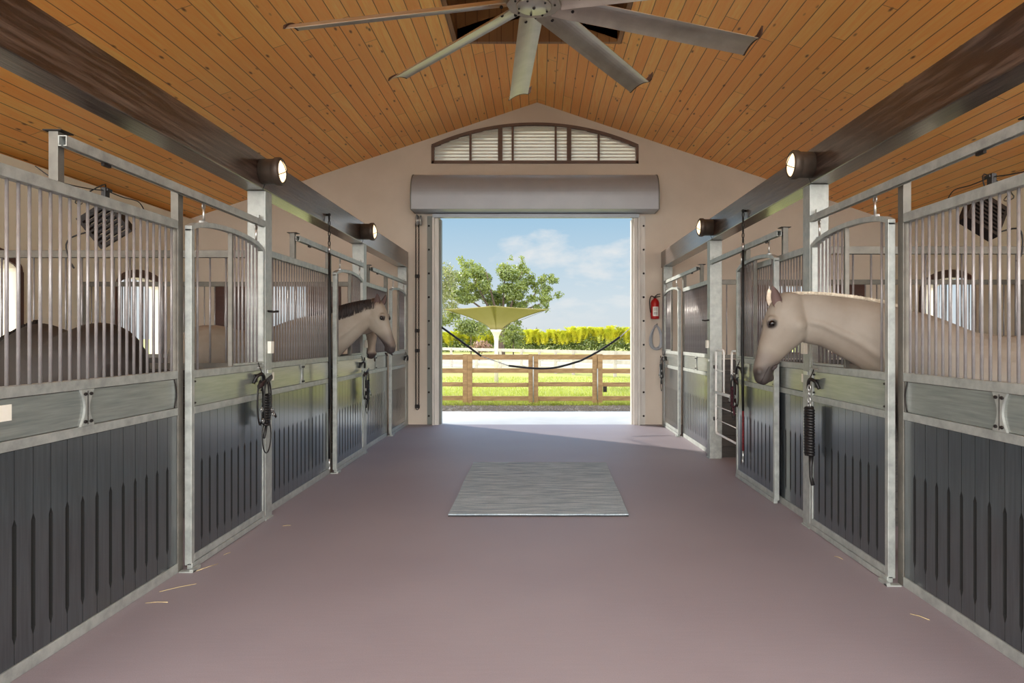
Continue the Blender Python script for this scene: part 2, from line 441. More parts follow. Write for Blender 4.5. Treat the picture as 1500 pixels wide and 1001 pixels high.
# ------------------------------------------------------------------ roll-up door gear
t = thing('roller_door', 'grey curved roller door hood with rolled curtain above the open doorway', 'roller door', (0, HB, 3.6))
o = Vector(t.location)
def hoodprof(e=0):
    p = [(HB - .002, 4.28 - e)]
    for i in range(13):
        a = PI / 2 * i / 12
        p.append((HB - .12 - .33 * math.sin(a) + e * math.sin(a), 4.28 - .40 + .40 * math.cos(a) - e * math.cos(a)))
    p.append((HB - .45 + e, 3.64)); p.append((HB - .002, 3.64))
    return p
hx0, hx1 = -2.10, 2.02
MB(o).prism(hoodprof(), 'x', hx0, hx1).build('hood', MAT['hood'], t, .006)
MB(o).prism(hoodprof(-.008), 'x', hx0 - .015, hx0).build('end_plate', MAT['guidedark'], t)
MB(o).prism(hoodprof(-.008), 'x', hx1, hx1 + .015).build('end_plate', MAT['guidedark'], t)
MB(o).box(-1.80, 1.75, HB - .09, HB - .005, 3.565, 3.632).build('bottom_bar', MAT['hood'], t, .004)
for s, x in ((-1, DX0), (1, DX1)):
    g = MB(o); g.box(x - .005 if s > 0 else x - .10, x + .10 if s > 0 else x + .005, HB - .07, HB - .03, 0, 3.56)
    g.box(x + s * .06, x + s * .10, HB - .12, HB - .07, 0, 3.56)
    g.build('guide_rail', MAT['guide'], t, .003)
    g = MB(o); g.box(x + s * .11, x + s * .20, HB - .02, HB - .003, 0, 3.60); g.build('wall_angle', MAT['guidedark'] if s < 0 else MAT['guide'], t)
    for k in range(9):
        z = .15 + k * .41; MB(o).ball((x + s * .17, HB - .028, z), .018, (1, .7, 1), 8, 5).build('bolt', MAT['iron'], t)
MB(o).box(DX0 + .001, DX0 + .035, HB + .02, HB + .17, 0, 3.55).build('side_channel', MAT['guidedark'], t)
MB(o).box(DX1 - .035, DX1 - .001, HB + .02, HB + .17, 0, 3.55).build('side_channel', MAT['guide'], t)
# chain hoist
ch = thing('chain_hoist', 'chain hoist with long loop of chain left of the open doorway', 'chain hoist', (-2.06, HB, 3.5)); o = Vector(ch.location)
MB(o).lathe([(.03, -.05), (.085, -.045), (.085, -.02), (.05, -.01), (.05, .01), (.085, .02), (.085, .045), (.03, .05)], (-2.02, HB - .16, 3.50), 'x').build('chain_wheel', MAT['steel'], ch)
MB(o).box(-2.06, -2.045, HB - .2, HB - .004, 3.42, 3.60).build('bracket', MAT['galv_dark'], ch)
def chainmesh(mb, a, b, r=.012, link=.03, wire=.0035):
    a, b = Vector(a), Vector(b); L = (b - a).length; n = max(2, int(L / (link * .8))); d = (b - a).normalized()
    s1 = d.orthogonal().normalized(); s2 = d.cross(s1)
    for i in range(n):
        c = a + (b - a) * ((i + .5) / n); s = s1 if i % 2 else s2
        mb.tube([c + d * (link / 2) * math.cos(k / 8 * 2 * PI) + s * r * .6 * math.sin(k / 8 * 2 * PI) for k in range(8)], wire, 4, closed=True)
    return mb
cm = MB(o); chainmesh(cm, (-2.07, HB - .16, 3.5), (-2.07, HB - .16, .3), .016, .05, .006); chainmesh(cm, (-2.02, HB - .16, 3.42), (-2.02, HB - .16, .3), .016, .05, .006)
cm.tube([(-2.07 + .025 - .025 * math.cos(a), HB - .16, .3 - .03 * math.sin(a)) for a in [PI * i / 8 for i in range(9)]], .006, 5)
cm.build('chain', MAT['iron'], ch)
for z in (2.55, 1.62, 1.28, .33): MB(o).box(-2.085, -2.005, HB - .18, HB - .14, z - .03, z + .03).build('chain_clip', MAT['iron'], ch, .01)
# chain across the doorway
pts = []
for (px, py) in ((643, 477), (660, 489), (705, 522), (745, 536), (785, 540), (815, 538.5), (850, 529), (880, 513), (908, 494), (924, 480)):
    Y = HB + .1; pts.append(Vector(((px - 787) / 1000 * Y, Y, 1.5 - (py - 495) / 1000 * Y)))
def crom(P, n=6):
    out = []
    for i in range(len(P) - 1):
        p0 = P[max(i - 1, 0)]; p1 = P[i]; p2 = P[i + 1]; p3 = P[min(i + 2, len(P) - 1)]
        for k in range(n):
            t_ = k / n
            out.append(.5 * ((2 * p1) + (p2 - p0) * t_ + (2 * p0 - 5 * p1 + 4 * p2 - p3) * t_ ** 2 + (3 * p1 - p0 - 3 * p2 + p3) * t_ ** 3))
    out.append(P[-1]); return out
g = thing('barrier_chain', 'black rubber sleeved chain sagging across the open doorway', 'chain', pts[0]); o = pts[0]
for a, bb in ((0, 2), (3, 6), (6, 8)):
    if a == 6: seg = crom(pts[6:9])
    else: seg = crom(pts[a:bb + 1])
    MB(o).tube(seg, .018, 8).build('rubber_sleeve', MAT['rubber'], g)
for a, bb in ((2, 3), (8, 9)): chainmesh(MB(o), pts[a], pts[bb], .012, .04, .005).build('chain', MAT['steel'], g)

# ------------------------------------------------------------------ beams and posts
LCOL = [2.40, 5.60, 8.78, 11.64]; RCOL = [2.20, 5.36, 8.46, 11.56]
SIDE = {-1: dict(door=2.23, panel=2.29, cols=LCOL, word='left'), 1: dict(door=2.14, panel=2.205, cols=RCOL, word='right')}
ordn = ['near', 'second', 'third', 'last']
for s in (-1, 1):
    a = SIDE[s]['door']
    bm_ = MB((s * (a + .085), 5, 2.71)).box(s * a, s * (a + .17), Y0, HB - .002, 2.71, 2.98).build('timber_beam', MAT['beam'], None, .006)
    tag(bm_, 'dark brown timber beam resting on steel posts along the %s row of stalls' % SIDE[s]['word'], 'beam', 'timber beams')
    for i, y in enumerate(SIDE[s]['cols']):
        lab = {1: 'square steel post beside the nearest %s stall door', 2: 'square steel post beside the middle %s stall door', 3: 'square steel post against the end wall, %s row', 0: 'square steel post nearest the camera, %s row'}[i] % SIDE[s]['word']
        p = thing('support_post', lab, 'post', (s * (a + .075), y + .07, 0), 'square steel posts of the stall rows')
        o = Vector(p.location)
        y1 = min(y + .14, HB - .003)
        MB(o).box(s * a, s * (a + .15), y, y1, 0, 2.708).build('post_tube', MAT['galv'], p, .004)
        MB(o).box(s * (a - .012), s * a, y - .01, y1, 0, .012).build('foot_plate', MAT['galv'], p)
        if i in (1, 2):
            MB(o).box(s * (a - .03), s * a, y + .04, y + .11, 1.37, 1.47).build('switch_box', MAT['plate'], p, .004)
            MB(o).tube([(s * (a + .0), y + .05, 1.72), (s * (a - .05), y + .05, 1.715), (s * (a - .07), y + .09, 1.72), (s * (a - .05), y + .13, 1.72)], .009, 8).build('hook', MAT['iron'], p)
            MB(o).box(s * (a - .012), s * a, y + .02, y + .10, 1.205, 1.235).build('latch_plate', MAT['steel'], p, .002)

# ------------------------------------------------------------------ stall fronts
bar_cache = {}
def barmesh(h):
    k = round(h, 3)
    if k not in bar_cache:
        bar_cache[k] = MB().lathe([(.0078, 0), (.0078, k)], (0, 0, 0), 'z', 10).mesh('bar', MAT['bar'])
    return bar_cache[k]
def planks(mb, s, xa, xb, y0, y1, z0, z1, n, zs0=.15, zs1=.70):
    w = (y1 - y0) / n
    for i in range(n):
        a = y0 + i * w + .0018; b = a + w - .0036; e = .0115
        la = 0 if i == 0 else e; lb = 0 if i == n - 1 else e
        poly = [(a, z0), (b, z0), (b, zs0), (b - lb, zs0 + .035), (b - lb, zs1 - .03), (b, zs1), (b, z1), (a, z1), (a, zs1), (a + la, zs1 - .03), (a + la, zs0 + .035), (a, zs0)]
        q = []
        for p in poly:
            if not q or (abs(q[-1][0] - p[0]) + abs(q[-1][1] - p[1])) > 1e-6: q.append(p)
        f0 = len(mb.f); mb.prism(q, 'x', s * xa, s * xb)
        for j in range(f0 + 2, len(mb.f)): mb.m[j] = 1  # edge faces get the painted gap shade
def bracket(o, parent, s, x, yc):
    z0, z1 = 1.052, 1.238; n = 10
    L = [(yc - .052 + .034 * math.sin(PI * i / n), z0 + (z1 - z0) * i / n) for i in range(n + 1)]
    Rr = [(yc + .052 - .034 * math.sin(PI * i / n), z0 + (z1 - z0) * i / n) for i in range(n + 1)]
    br = MB(o)
    for i in range(n): br.prism([L[i], Rr[i], Rr[i + 1], L[i + 1]], 'x', s * x, s * (x + .012))
    k = br.build('bracket', MAT['galv'], parent)
    bo = MB(o)
    for dz in (1.075, 1.215):
        for dy in (-.022, .022): bo.ball((s * (x - .004), yc + dy, dz), .011, (.6, 1.3, .8), 8, 5)
    bo.box(s * (x - .002), s * x, yc - .0015, yc + .0015, 1.06, 1.23)
    bo.build('bolts', MAT['iron'], k)
def cornerarc(o, parent, s, x, yc, dirn):    # dark curved edge at the end of the header board
    n = 8
    pts_ = [(s * (x - .001), yc + dirn * .022 * math.sin(PI * i / n), 1.055 + .18 * i / n) for i in range(n + 1)]
    MB(o).tube(pts_, .004, 5).build('edge_trim', MAT['iron'], parent)
def panel(s, y0, y1, label, brk=True):
    x = SIDE[s]['panel']; X = x + .05
    t = thing('stall_barrier', label, 'stall front', (s * (x + .025), (y0 + y1) / 2, 0), 'fixed barred stall panels'); o = Vector(t.location)
    for z0, z1, nm in ((2.195, 2.25, 'top_rail'), (1.238, 1.288, 'middle_rail'), (1.005, 1.052, 'lower_rail'), (0, .06, 'bottom_rail')):
        MB(o).box(s * x, s * X, y0, y1 - .05, z0, z1).build(nm, MAT['galv'], t, .003)
    MB(o).box(s * x, s * X, y1 - .05, y1 + .012, 0, 2.48).build('end_post', MAT['galv_dark'], t, .003)
    n = max(2, round((y1 - y0 - .05) / .0665)); w = (y1 - .05 - y0) / n
    me = barmesh(.907)
    for i in range(n): inst(me, 'bar', t, Vector((s * (x + .025), y0 + (i + .5) * w, 1.288)) - o)
    MB(o).box(s * (x + .008), s * (x + .04), y0 + .004, y1 - .054, 1.055, 1.235).build('header_board', MAT['header'], t, .002)
    k = MB(o); planks(k, s, x + .006, x + .044, y0 + .004, y1 - .054, .062, 1.003, round((y1 - y0 - .06) / .112)); k.build('kick_boards', [MAT['plank'], MAT['slot_shade']], t)
    yc = (y0 + y1) / 2
    bracket(o, t, s, x - .004, yc)
    for yy, d in ((yc - .07, 1), (yc + .07, -1)): pass
    cornerarc(o, t, s, x + .006, y1 - .085, 1)
    return t
def track(s, y0, y1, label):
    x = SIDE[s]['door']
    t = thing('door_track', label, 'door track', (s * (x + .02), (y0 + y1) / 2, 2.41), 'sliding door tracks'); o = Vector(t.location)
    k = MB(o)
    k.box(s * x, s * (x + .04), y0, y1, 2.456, 2.460).box(s * x, s * (x + .004), y0, y1, 2.41, 2.456).box(s * (x + .036), s * (x + .04), y0, y1, 2.41, 2.456)
    k.box(s * (x + .004), s * (x + .014), y0, y1, 2.41, 2.414).box(s * (x + .026), s * (x + .036), y0, y1, 2.41, 2.414)
    k.build('rail', MAT['galv'], t)
    xp = SIDE[s]['panel']
    MB(o).box(s * (xp + .002), s * (xp + .048), y0 + .03, y0 + .075, 2.2505, 2.49).build('upright', MAT['galv_dark'], t, .002)
    MB(o).box(s * (x + .04), s * (xp + .002), y0 + .035, y0 + .07, 2.42, 2.45).build('spacer', MAT['iron'], t)
    MB(o).box(s * (xp - .02), s * (xp + .07), y0 + .02, y0 + .11, 2.4905, 2.496).build('cap_plate', MAT['iron'], t)
    MB(o).box(s * (x + .012), s * (x + .028), y0 + .30, y0 + .36, 2.392, 2.408).build('door_stop', MAT['iron'], t)
    MB(o).box(s * (x + .03), s * (x + .055), y1 - .055, y1 - .03, 2.46, 2.50).build('end_clip', MAT['galv'], t)
    return t
def door(s, y0, label, hook=True):
    x = SIDE[s]['door']; X = x + .045; W = 1.19; y1 = y0 + W; T = .04
    t = thing('stall_door', label, 'stall door', (s * (x + .022), y0 + W / 2, .03), 'sliding stall doors'); o = Vector(t.location)
    def az(y):
        u = (y - (y0 + W / 2)) / (W / 2); return 2.225 + .105 * math.sqrt(max(0, 1 - .93 * u * u)) - .028
    n = 24
    ys = [y0 + W * i / n for i in range(n + 1)]
    MB(o).band([(y, az(y)) for y in ys], [(y, az(y) - .034) for y in ys], 'x', s * x, s * X).build('arched_top', MAT['galv'], t, .002)
    for a in (y0, y1 - T):
        MB(o).box(s * x, s * X, a, a + T, .03, az(a + T / 2) - .03).build('stile', MAT['galv'], t, .003)
    for z0, z1, nm in ((1.238, 1.288, 'middle_rail'), (1.005, 1.052, 'lower_rail'), (.045, .092, 'bottom_rail')):
        MB(o).box(s * x, s * X, y0 + T, y1 - T, z0, z1).build(nm, MAT['galv'], t, .003)
    MB(o).box(s * (x - .006), s * (x + .03), y0, y1, .004, .042).build('floor_channel', MAT['galv'], t, .003)
    k = MB(o); planks(k, s, x + .008, x + .04, y0 + T, y1 - T, .093, 1.004, 10); k.build('kick_boards', [MAT['plank'], MAT['slot_shade']], t)
    MB(o).box(s * (x + .010), s * (x + .036), y0 + T, y1 - T, 1.053, 1.237).build('header_board', MAT['header'], t, .002)
    bo = MB(o)
    for yy in (y0 + .055, y1 - .055):
        for z in (1.075, 1.215): bo.ball((s * (x + .006), yy, z), .010, (.7, 1.5, .7), 8, 5)
    bo.build('bolts', MAT['iron'], t)
    for y in (y0 + .062, y0 + .12):
        inst(barmesh(az(y) - .036 - 1.288), 'bar', t, Vector((s * (x + .022), y, 1.288)) - o)
    yy = y0 + .61
    MB(o).box(s * (x + .008), s * (x + .038), yy - .012, yy + .012, 1.288, az(yy) - .03).build('grille_post', MAT['galv_dark'], t, .002)
    MB(o).box(s * (x + .004), s * (x + .04), yy + .012, y1 - T, 1.292, 1.308).build('grille_sill', MAT['galv'], t)
    for i in range(1, 8):
        y = yy + i * .0665
        inst(barmesh(az(y) - .036 - 1.305), 'bar', t, Vector((s * (x + .022), y, 1.306)) - o)
    for y in (y0 + .20, y1 - .13):
        zt = az(y) - .002
        h = MB(o).tube([(s * (x + .02), y, zt), (s * (x + .02), y, 2.395)], .009, 8)
        h.box(s * (x + .006), s * (x + .034), y - .03, y + .03, zt - .004, zt + .01)
        h.tube([(s * (x + .02), y + .02 * math.cos(a), 2.385 + .02 * math.sin(a)) for a in [2 * PI * i / 10 for i in range(10)]], .005, 5, closed=True)
        h.build('roller_hanger', MAT['steel'], t)
    # handle strap near the closing edge
    MB(o).tube([(s * (x - .002), y1 - .02, 1.26), (s * (x - .02), y1 - .05, 1.262), (s * (x - .02), y1 - .12, 1.262), (s * (x - .002), y1 - .16, 1.26)], .004, 6).build('latch_rod', MAT['steel'], t)
    return t
rown = ['nearest', 'middle', 'farthest']
DOORY = {}
for s in (-1, 1):
    cols = SIDE[s]['cols']; wd = SIDE[s]['word']
    for i in range(3):
        pn0 = cols[i] + .142; dfar = cols[i + 1] - .006; dn = dfar - 1.19
        panel(s, pn0, dn, 'barred stall panel with dark kick boards, %s panel of the %s row' % (rown[i], wd))
        track(s, dn - 1.17, cols[i + 1] - .002, 'galvanised door track above the %s stall door of the %s row' % (rown[i], wd))
        yy = dn
        lab = 'arched sliding stall door, %s of the %s row' % (rown[i], wd)
        if s == 1 and i == 1:
            yy = dn - 1.105; lab = 'arched stall door slid open beside the small white gate, middle of the right row'
        DOORY[(s, i)] = yy
        door(s, yy, lab)
        # floor guide
        x = SIDE[s]['door']
        if not (s == 1 and i == 1):
            g = MB((s * (x - .01), dn - .03, 0)).box(s * (x - .035), s * (x - .012), dn - .05, dn + .05, 0, .02).box(s * (x - .035), s * (x + .055), dn - .055, dn - .015, 0, .008)
            tag(g.build('floor_guide', MAT['galv']), 'small steel floor guide at the foot of the %s %s stall door' % (rown[i], wd), 'door guide', 'floor guides')
        # name plates
        if i < 2 :
            yl = cols[i + 1] + .19
            if s == 1 and i == 0: pass
            tag(MB((s * (SIDE[s]['panel'] - .002), yl + .05, 1.13)).box(s * (SIDE[s]['panel'] + .000), s * (SIDE[s]['panel'] + .0075), yl, yl + .15, 1.13, 1.20).build('name_plate', MAT['plate']), 'blank white name plate beside the square post after the %s %s door' % (rown[i], wd), 'name plate', 'name plates')
# near-left name plate seen at the frame edge
tag(MB((-2.29, 2.9, 1.13)).box(-2.2975, -2.29, 2.80, 2.975, 1.14, 1.21).build('name_plate', MAT['plate']), 'blank cream name plate on the nearest left panel at the picture edge', 'name plate', 'name plates')

# partitions between the stalls
for s in (-1, 1):
    for i in (1, 2):
        y = SIDE[s]['cols'][i] + .045; xa = SIDE[s]['door'] + .155; xb = (abs(XL) if s < 0 else XR) - .005
        t = thing('stall_partition', 'barred partition between the %s and %s stalls, %s row' % (rown[i - 1], rown[i] if i < 2 else 'farthest', SIDE[s]['word']), 'stall partition', (s * (xa + xb) / 2, y + .025, 0), 'stall partitions')
        o = Vector(t.location)
        for z0, z1, nm in ((2.165, 2.225, 'top_rail'), (1.24, 1.29, 'middle_rail')):
            MB(o).box(s * xa, s * xb, y, y + .05, z0, z1).build(nm, MAT['galv_dark'], t, .002)
        MB(o).box(s * (xb - .05), s * xb, y + .0, y + .05, 1.29, 2.165).build('end_post', MAT['galv_dark'], t)
        k = MB(o)
        for j in range(9): k.box(s * xa, s * xb, y + .005, y + .045, .01 + j * .136, .01 + j * .136 + .132)
        k.build('boards', MAT['stallboard'], t)
        n = 26; me = barmesh(.875)
        for j in range(n): inst(me, 'bar', t, Vector((s * (xa + (xb - xa - .05) * (j + .5) / n), y + .025, 1.29)) - o)
# ------------------------------------------------------------------ yoke gate in the open right doorway
t = thing('stall_gate', 'white tubular gate with dipped centre in the open right stall doorway', 'gate', (2.2, 7.95, 0)); o = Vector(t.location)
xg = 2.2; TB = .013
def rr(pts, r=.05, n=5):
    out = []
    P = [Vector(p) for p in pts]
    for i, p in enumerate(P):
        if i in (0, len(P) - 1): out.append(p); continue
        a = (P[i - 1] - p).normalized() * r + p; b = (P[i + 1] - p).normalized() * r + p
        for k in range(n + 1):
            u = k / n; out.append(a * (1 - u) ** 2 + p * 2 * u * (1 - u) + b * u * u)
    return out
MB(o).tube(rr([(xg, 8.05, .84), (xg, 8.05, 1.35), (xg, 8.40, 1.35), (xg, 8.40, .33), (xg, 7.38, .33), (xg, 7.38, 1.35), (xg, 7.72, 1.35), (xg, 7.72, .84)]), TB, 10).build('frame', MAT['whitetube'], t)
MB(o).tube([(xg, 8.40, .83), (xg, 7.38, .83)], TB * 1.5, 10).build('yoke_rail', MAT['whitetube'], t)
for z, a, b_ in ((1.10, 8.05, 8.40), (.66, 7.38, 8.40), (.50, 7.38, 8.40), (1.10, 7.38, 7.72)):
    MB(o).tube([(xg, a, z), (xg, b_, z)], .006, 8).build('rod', MAT['whitetube'], t)
for z in (1.14, .50): MB(o).box(xg - .02, xg + .02, 8.40, 8.458, z - .02, z + .02).build('hinge', MAT['iron'], t)

# ------------------------------------------------------------------ bulkhead lamps
for s in (-1, 1):
    for i, (yl) in enumerate((5.52, 8.65) if s < 0 else (5.31, 8.32)):
        x = SIDE[s]['door']; z = 2.845
        t = thing('bulkhead_lamp', 'lit round brown lamp on the %s beam, %s' % (SIDE[s]['word'], 'nearer one' if i == 0 else 'farther one'), 'lamp', (s * (x - .001), yl, z), 'round beam lamps')
        o = Vector(t.location); f = -s   # outwards from beam
        c = (s * x, yl, z)
        MB(o).lathe([(.075, 0), (.10, f * .006), (.10, f * .10), (.103, f * .11), (.112, f * .125), (.112, f * .16), (.100, f * .172), (.092, f * .172), (.090, f * .15), (.02, f * .148)], c, 'x', 32).build('housing', MAT['lampbody'], t)
        MB(o).lathe([(.089, f * .150), (.086, f * .165), (.065, f * .180), (.035, f * .188), (.004, f * .191)], c, 'x', 28).build('glass', MAT['lampglass'], t)
        w = MB(o)
        for ang in (PI / 4 * .6, PI / 4 * .6 + PI / 2):
            dy, dz = math.cos(ang) * .105, math.sin(ang) * .105
            w.tube([(s * x + f * (.165 + .035 * (1 - (u / 4) ** 2)), yl + dy * u / 4, z + dz * u / 4) for u in range(-4, 5)], .003, 6)
        w.build('wire_guard', MAT['iron'], t)
        MB(o).tube([(s * (x + .0) + f * .02, yl + .02, z - .1), (s * x + f * .006, yl + .01, z - .14), (s * x + f * .004, yl + .07, z - .142)], .003, 6).build('cable', MAT['black'], t)

# ------------------------------------------------------------------ big ceiling fan
H = 2.0; FC = Vector((-.02, 2.03 * H, 1.5 + H)); RF = .815 * H
t = thing('ceiling_fan', 'large ten bladed aluminium fan hanging under the pine ceiling', 'ceiling fan', FC); o = FC
ztop = zc(FC.x) - .005
MB(o).tube([FC + Vector((0, 0, .20)), (FC.x, FC.y, ztop)], .025, 12).build('downrod', MAT['alu'], t)
MB(o).lathe([(.05, .06), (.15, .08), (.16, .12), (.16, .2), (.10, .26), (.03, .28)], FC, 'z', 28).build('motor', MAT['hub'], t)
MB(o).lathe([(.08, 0), (.09, -.02), (.09, 0)], (FC.x, FC.y, ztop), 'z', 20).build('ceiling_mount', MAT['hub'], t)
n = 10; ang0 = math.radians(22.8)
def hubpoly(r): return [(FC.x + r * math.cos(ang0 + PI / n + 2 * PI * k / n), FC.y + r * math.sin(ang0 + PI / n + 2 * PI * k / n)) for k in range(n)]
hb = MB(o).prism(hubpoly(.165), 'z', FC.z - .025, FC.z - .005).build('hub_plate', MAT['hub'], t, .003)
MB(o).lathe([(.10, -.036), (.105, -.032), (.105, -.025)], FC, 'z', 32).build('hub_cover', MAT['alu'], t)
b_ = MB(o); b_.ball((FC.x, FC.y, FC.z - .038), .010, seg=8, rings=5)
for k in range(10):
    a = ang0 + 2 * PI * k / 10 + .12; r = .125 if k % 2 else .09
    b_.ball((FC.x + r * math.cos(a), FC.y + r * math.sin(a), FC.z - (.028 if k % 2 else .038)), .007, seg=8, rings=5)
b_.build('hub_screws', MAT['iron'], t)
for k in range(10):
    a = ang0 + 2 * PI * k / 10; d = Vector((math.cos(a), math.sin(a), 0)); q = Vector((-math.sin(a), math.cos(a), 0))
    def P(r, c, h): return FC + d * r + q * c + Vector((0, 0, h))
    # cambered airfoil section, pitched
    prof = []
    for i in range(9):
        u = i / 8; c = (-.5 + u) * .155; prof.append((c, .020 * (1 - (2 * u - 1) ** 2) + .028 * (.5 - u) * 2))
    top = [(c, h + .012 * (1 - abs(2 * i / 8 - 1) ** 2) + .004) for i, (c, h) in enumerate(prof)]
    ring = prof + top[::-1]; bl = MB(o); vs = []; m_ = len(ring)
    for r in (.15, RF - .02):
        vs += [P(r, c, h - .002) for c, h in ring]
    fs = [(i, (i + 1) % m_, m_ + (i + 1) % m_, m_ + i) for i in range(m_)] + [tuple(range(m_)), tuple(range(m_, 2 * m_))]
    bl.add(vs, fs); blade = bl.build('blade', MAT['alu'], t)
    wl = MB(o); vs = []
    up = [(c, h + .004) for c, h in prof] + [(c, h + .05 + .03 * i / 8) for i, (c, h) in enumerate(prof)][::-1]
    up = [(.085, up[8][1] + .0)] + up[:9][::-1] + [(-.10, prof[0][1] + .02), (-.11, prof[0][1] + .075)] + [(c, h + .03) for c, h in prof[1:]]
    m_ = len(up)
    for r in (RF - .02, RF - .006): vs += [P(r, c, h - .006) for c, h in up]
    wl.add(vs, [(i, (i + 1) % m_, m_ + (i + 1) % m_, m_ + i) for i in range(m_)] + [tuple(range(m_)), tuple(range(m_, 2 * m_))])
    wl.build('winglet', MAT['aluedge'], blade)
    for (r, c) in ((.21, -.03), (.27, .03)): MB(o).ball(P(r, c, .004), .011, seg=8, rings=5).build('blade_bolt', MAT['iron'], blade)

# ------------------------------------------------------------------ rug
rg = thing('rug', 'blue-grey woven rug lying on the aisle floor', 'rug', (.02, 6.9, 0)); o = Vector(rg.location)
v4 = [(-.745, 5.725), (.765, 5.72), (.815, 8.10), (-.76, 8.115)]
pp = []
for i in range(4):
    a = Vector(v4[i]); b2 = Vector(v4[(i + 1) % 4])
    for k in range(8):
        u = k / 8; p = a.lerp(b2, u); pp.append((p.x + U(-.004, .004), p.y + U(-.005, .005)))
MB(o).prism(pp, 'z', .012, .022).build('pile', MAT['rug'], rg)
MB(o).prism([(x * 1.0, y) for x, y in pp], 'z', .0, .0118).build('rubber_backing', MAT['matedge'], rg)

# ------------------------------------------------------------------ extinguisher, strap, cross ties
ex = thing('fire_extinguisher', 'red fire extinguisher hung on the wall right of the open doorway', 'fire extinguisher', (2.02, HB - .09, 1.84)); o = Vector(ex.location)
MB(o).lathe([(.03, 1.82), (.07, 1.825), (.074, 1.84), (.074, 2.10), (.06, 2.14), (.03, 2.165), (.022, 2.18)], (2.02, HB - .085, 0), 'z', 24).build('cylinder', MAT['red'], ex)
k = MB(o); 
for i in range(-7, 7):
    a0, a1 = -PI / 2 + i * .1, -PI / 2 + (i + 1) * .1
    k.add([(2.02 + .0752 * math.cos(a), HB - .085 + .0752 * math.sin(a), z) for a, z in ((a0, 1.87), (a1, 1.87), (a1, 2.03), (a0, 2.03))], [(0, 1, 2, 3)], True)
lbl = k.build('label', MAT['white'], ex, label='white instruction label')
k = MB(o)
for z in (2.005, 1.985, 1.965, 1.93, 1.915, 1.9): 
    for i in range(-4, 4):
        a0, a1 = -PI / 2 + i * .1, -PI / 2 + (i + .7) * .1
        k.add([(2.02 + .0758 * math.cos(a), HB - .085 + .0758 * math.sin(a), z_) for a, z_ in ((a0, z), (a1, z), (a1, z + .008), (a0, z + .008))], [(0, 1, 2, 3)])
k.build('print', MAT['black'], lbl)
MB(o).box(2.0, 2.04, HB - .1, HB - .07, 2.18, 2.21).tube([(2.02, HB - .09, 2.21), (2.06, HB - .1, 2.245), (2.11, HB - .1, 2.25)], .007).tube([(2.03, HB - .09, 2.20), (2.08, HB - .1, 2.205), (2.11, HB - .1, 2.21)], .007).build('valve_handle', MAT['black'], ex)
MB(o).tube(crom([Vector(p) for p in ((2.0, HB - .09, 2.2), (1.95, HB - .1, 2.21), (1.925, HB - .11, 2.12), (1.935, HB - .11, 1.98), (1.945, HB - .1, 1.93))]), .009).build('hose', MAT['black'], ex)
MB(o).box(1.98, 2.06, HB - .012, HB - .001, 1.95, 2.1).build('wall_bracket', MAT['galv_dark'], ex)
# looped strap on the wall
st = thing('lead_strap', 'grey looped strap hanging on the wall below the fire extinguisher', 'strap', (2.04, HB - .02, 1.72)); o = Vector(st.location)
for j in range(3):
    c = 1.52 - j * .01; a_ = .075 + .018 * j
    pts = [Vector((2.05 + a_ * math.sin(u) * (1 - .35 * math.cos(u)), HB - .03 - .012 * j, c + .20 * math.cos(u))) for u in [2 * PI * i / 24 for i in range(24)]]
    MB(o).tube(pts, .016, 6, closed=True, flat=.35, flatdir=(0, 1, 0)).build('strap_loop', MAT['hood'], st)
MB(o).tube([(2.06, HB - .001, 1.72), (2.06, HB - .06, 1.72), (2.06, HB - .07, 1.745)], .007).build('hook', MAT['iron'], st)

def crosstie(s, y, label, mats, zend):
    x = s * (SIDE[s]['door'] - .03)
    t = thing('cross_tie', label, 'cross tie', (x, y, 2.8), 'hanging cross ties'); o = Vector(t.location)
    MB(o).tube([(s * SIDE[s]['door'], y, 2.80), (x, y, 2.80)], .012, 8).ball((x, y, 2.80), .018, seg=8, rings=5).build('eye_bolt', MAT['iron'], t)
    k = MB(o); chainmesh(k, (x, y, 2.79), (x, y, 2.47), .018, .06, .006); k.build('chain', MAT['iron'], t)
    MB(o).tube([(x, y, 2.47), (x, y, 2.40)], .016, 8).build('snap_hook', MAT['steel'], t)
    MB(o).tube([(x, y, 2.40), (x - s * .002, y, 1.9), (x - s * .004, y + .005, 1.2), (x, y, .75)], [.012, .016, .016, .013], 8).build('rubber_cord', MAT['rubber'], t)
    MB(o).tube([(x, y, .75), (x, y, zend + .12)], .012, 8).build('rope_end', MAT[mats], t)
    MB(o).tube([(x, y, zend + .12), (x, y, zend + .05), (x, y + .015, zend + .02), (x, y, zend)], .009, 8).build('end_snap', MAT['steel'], t)
crosstie(-1, 7.22, 'black cross tie hanging from the left beam beside the middle door', 'black', .10)
crosstie(1, 7.0, 'black and red cross tie hanging from the right beam before the open door', 'redrope', .22)

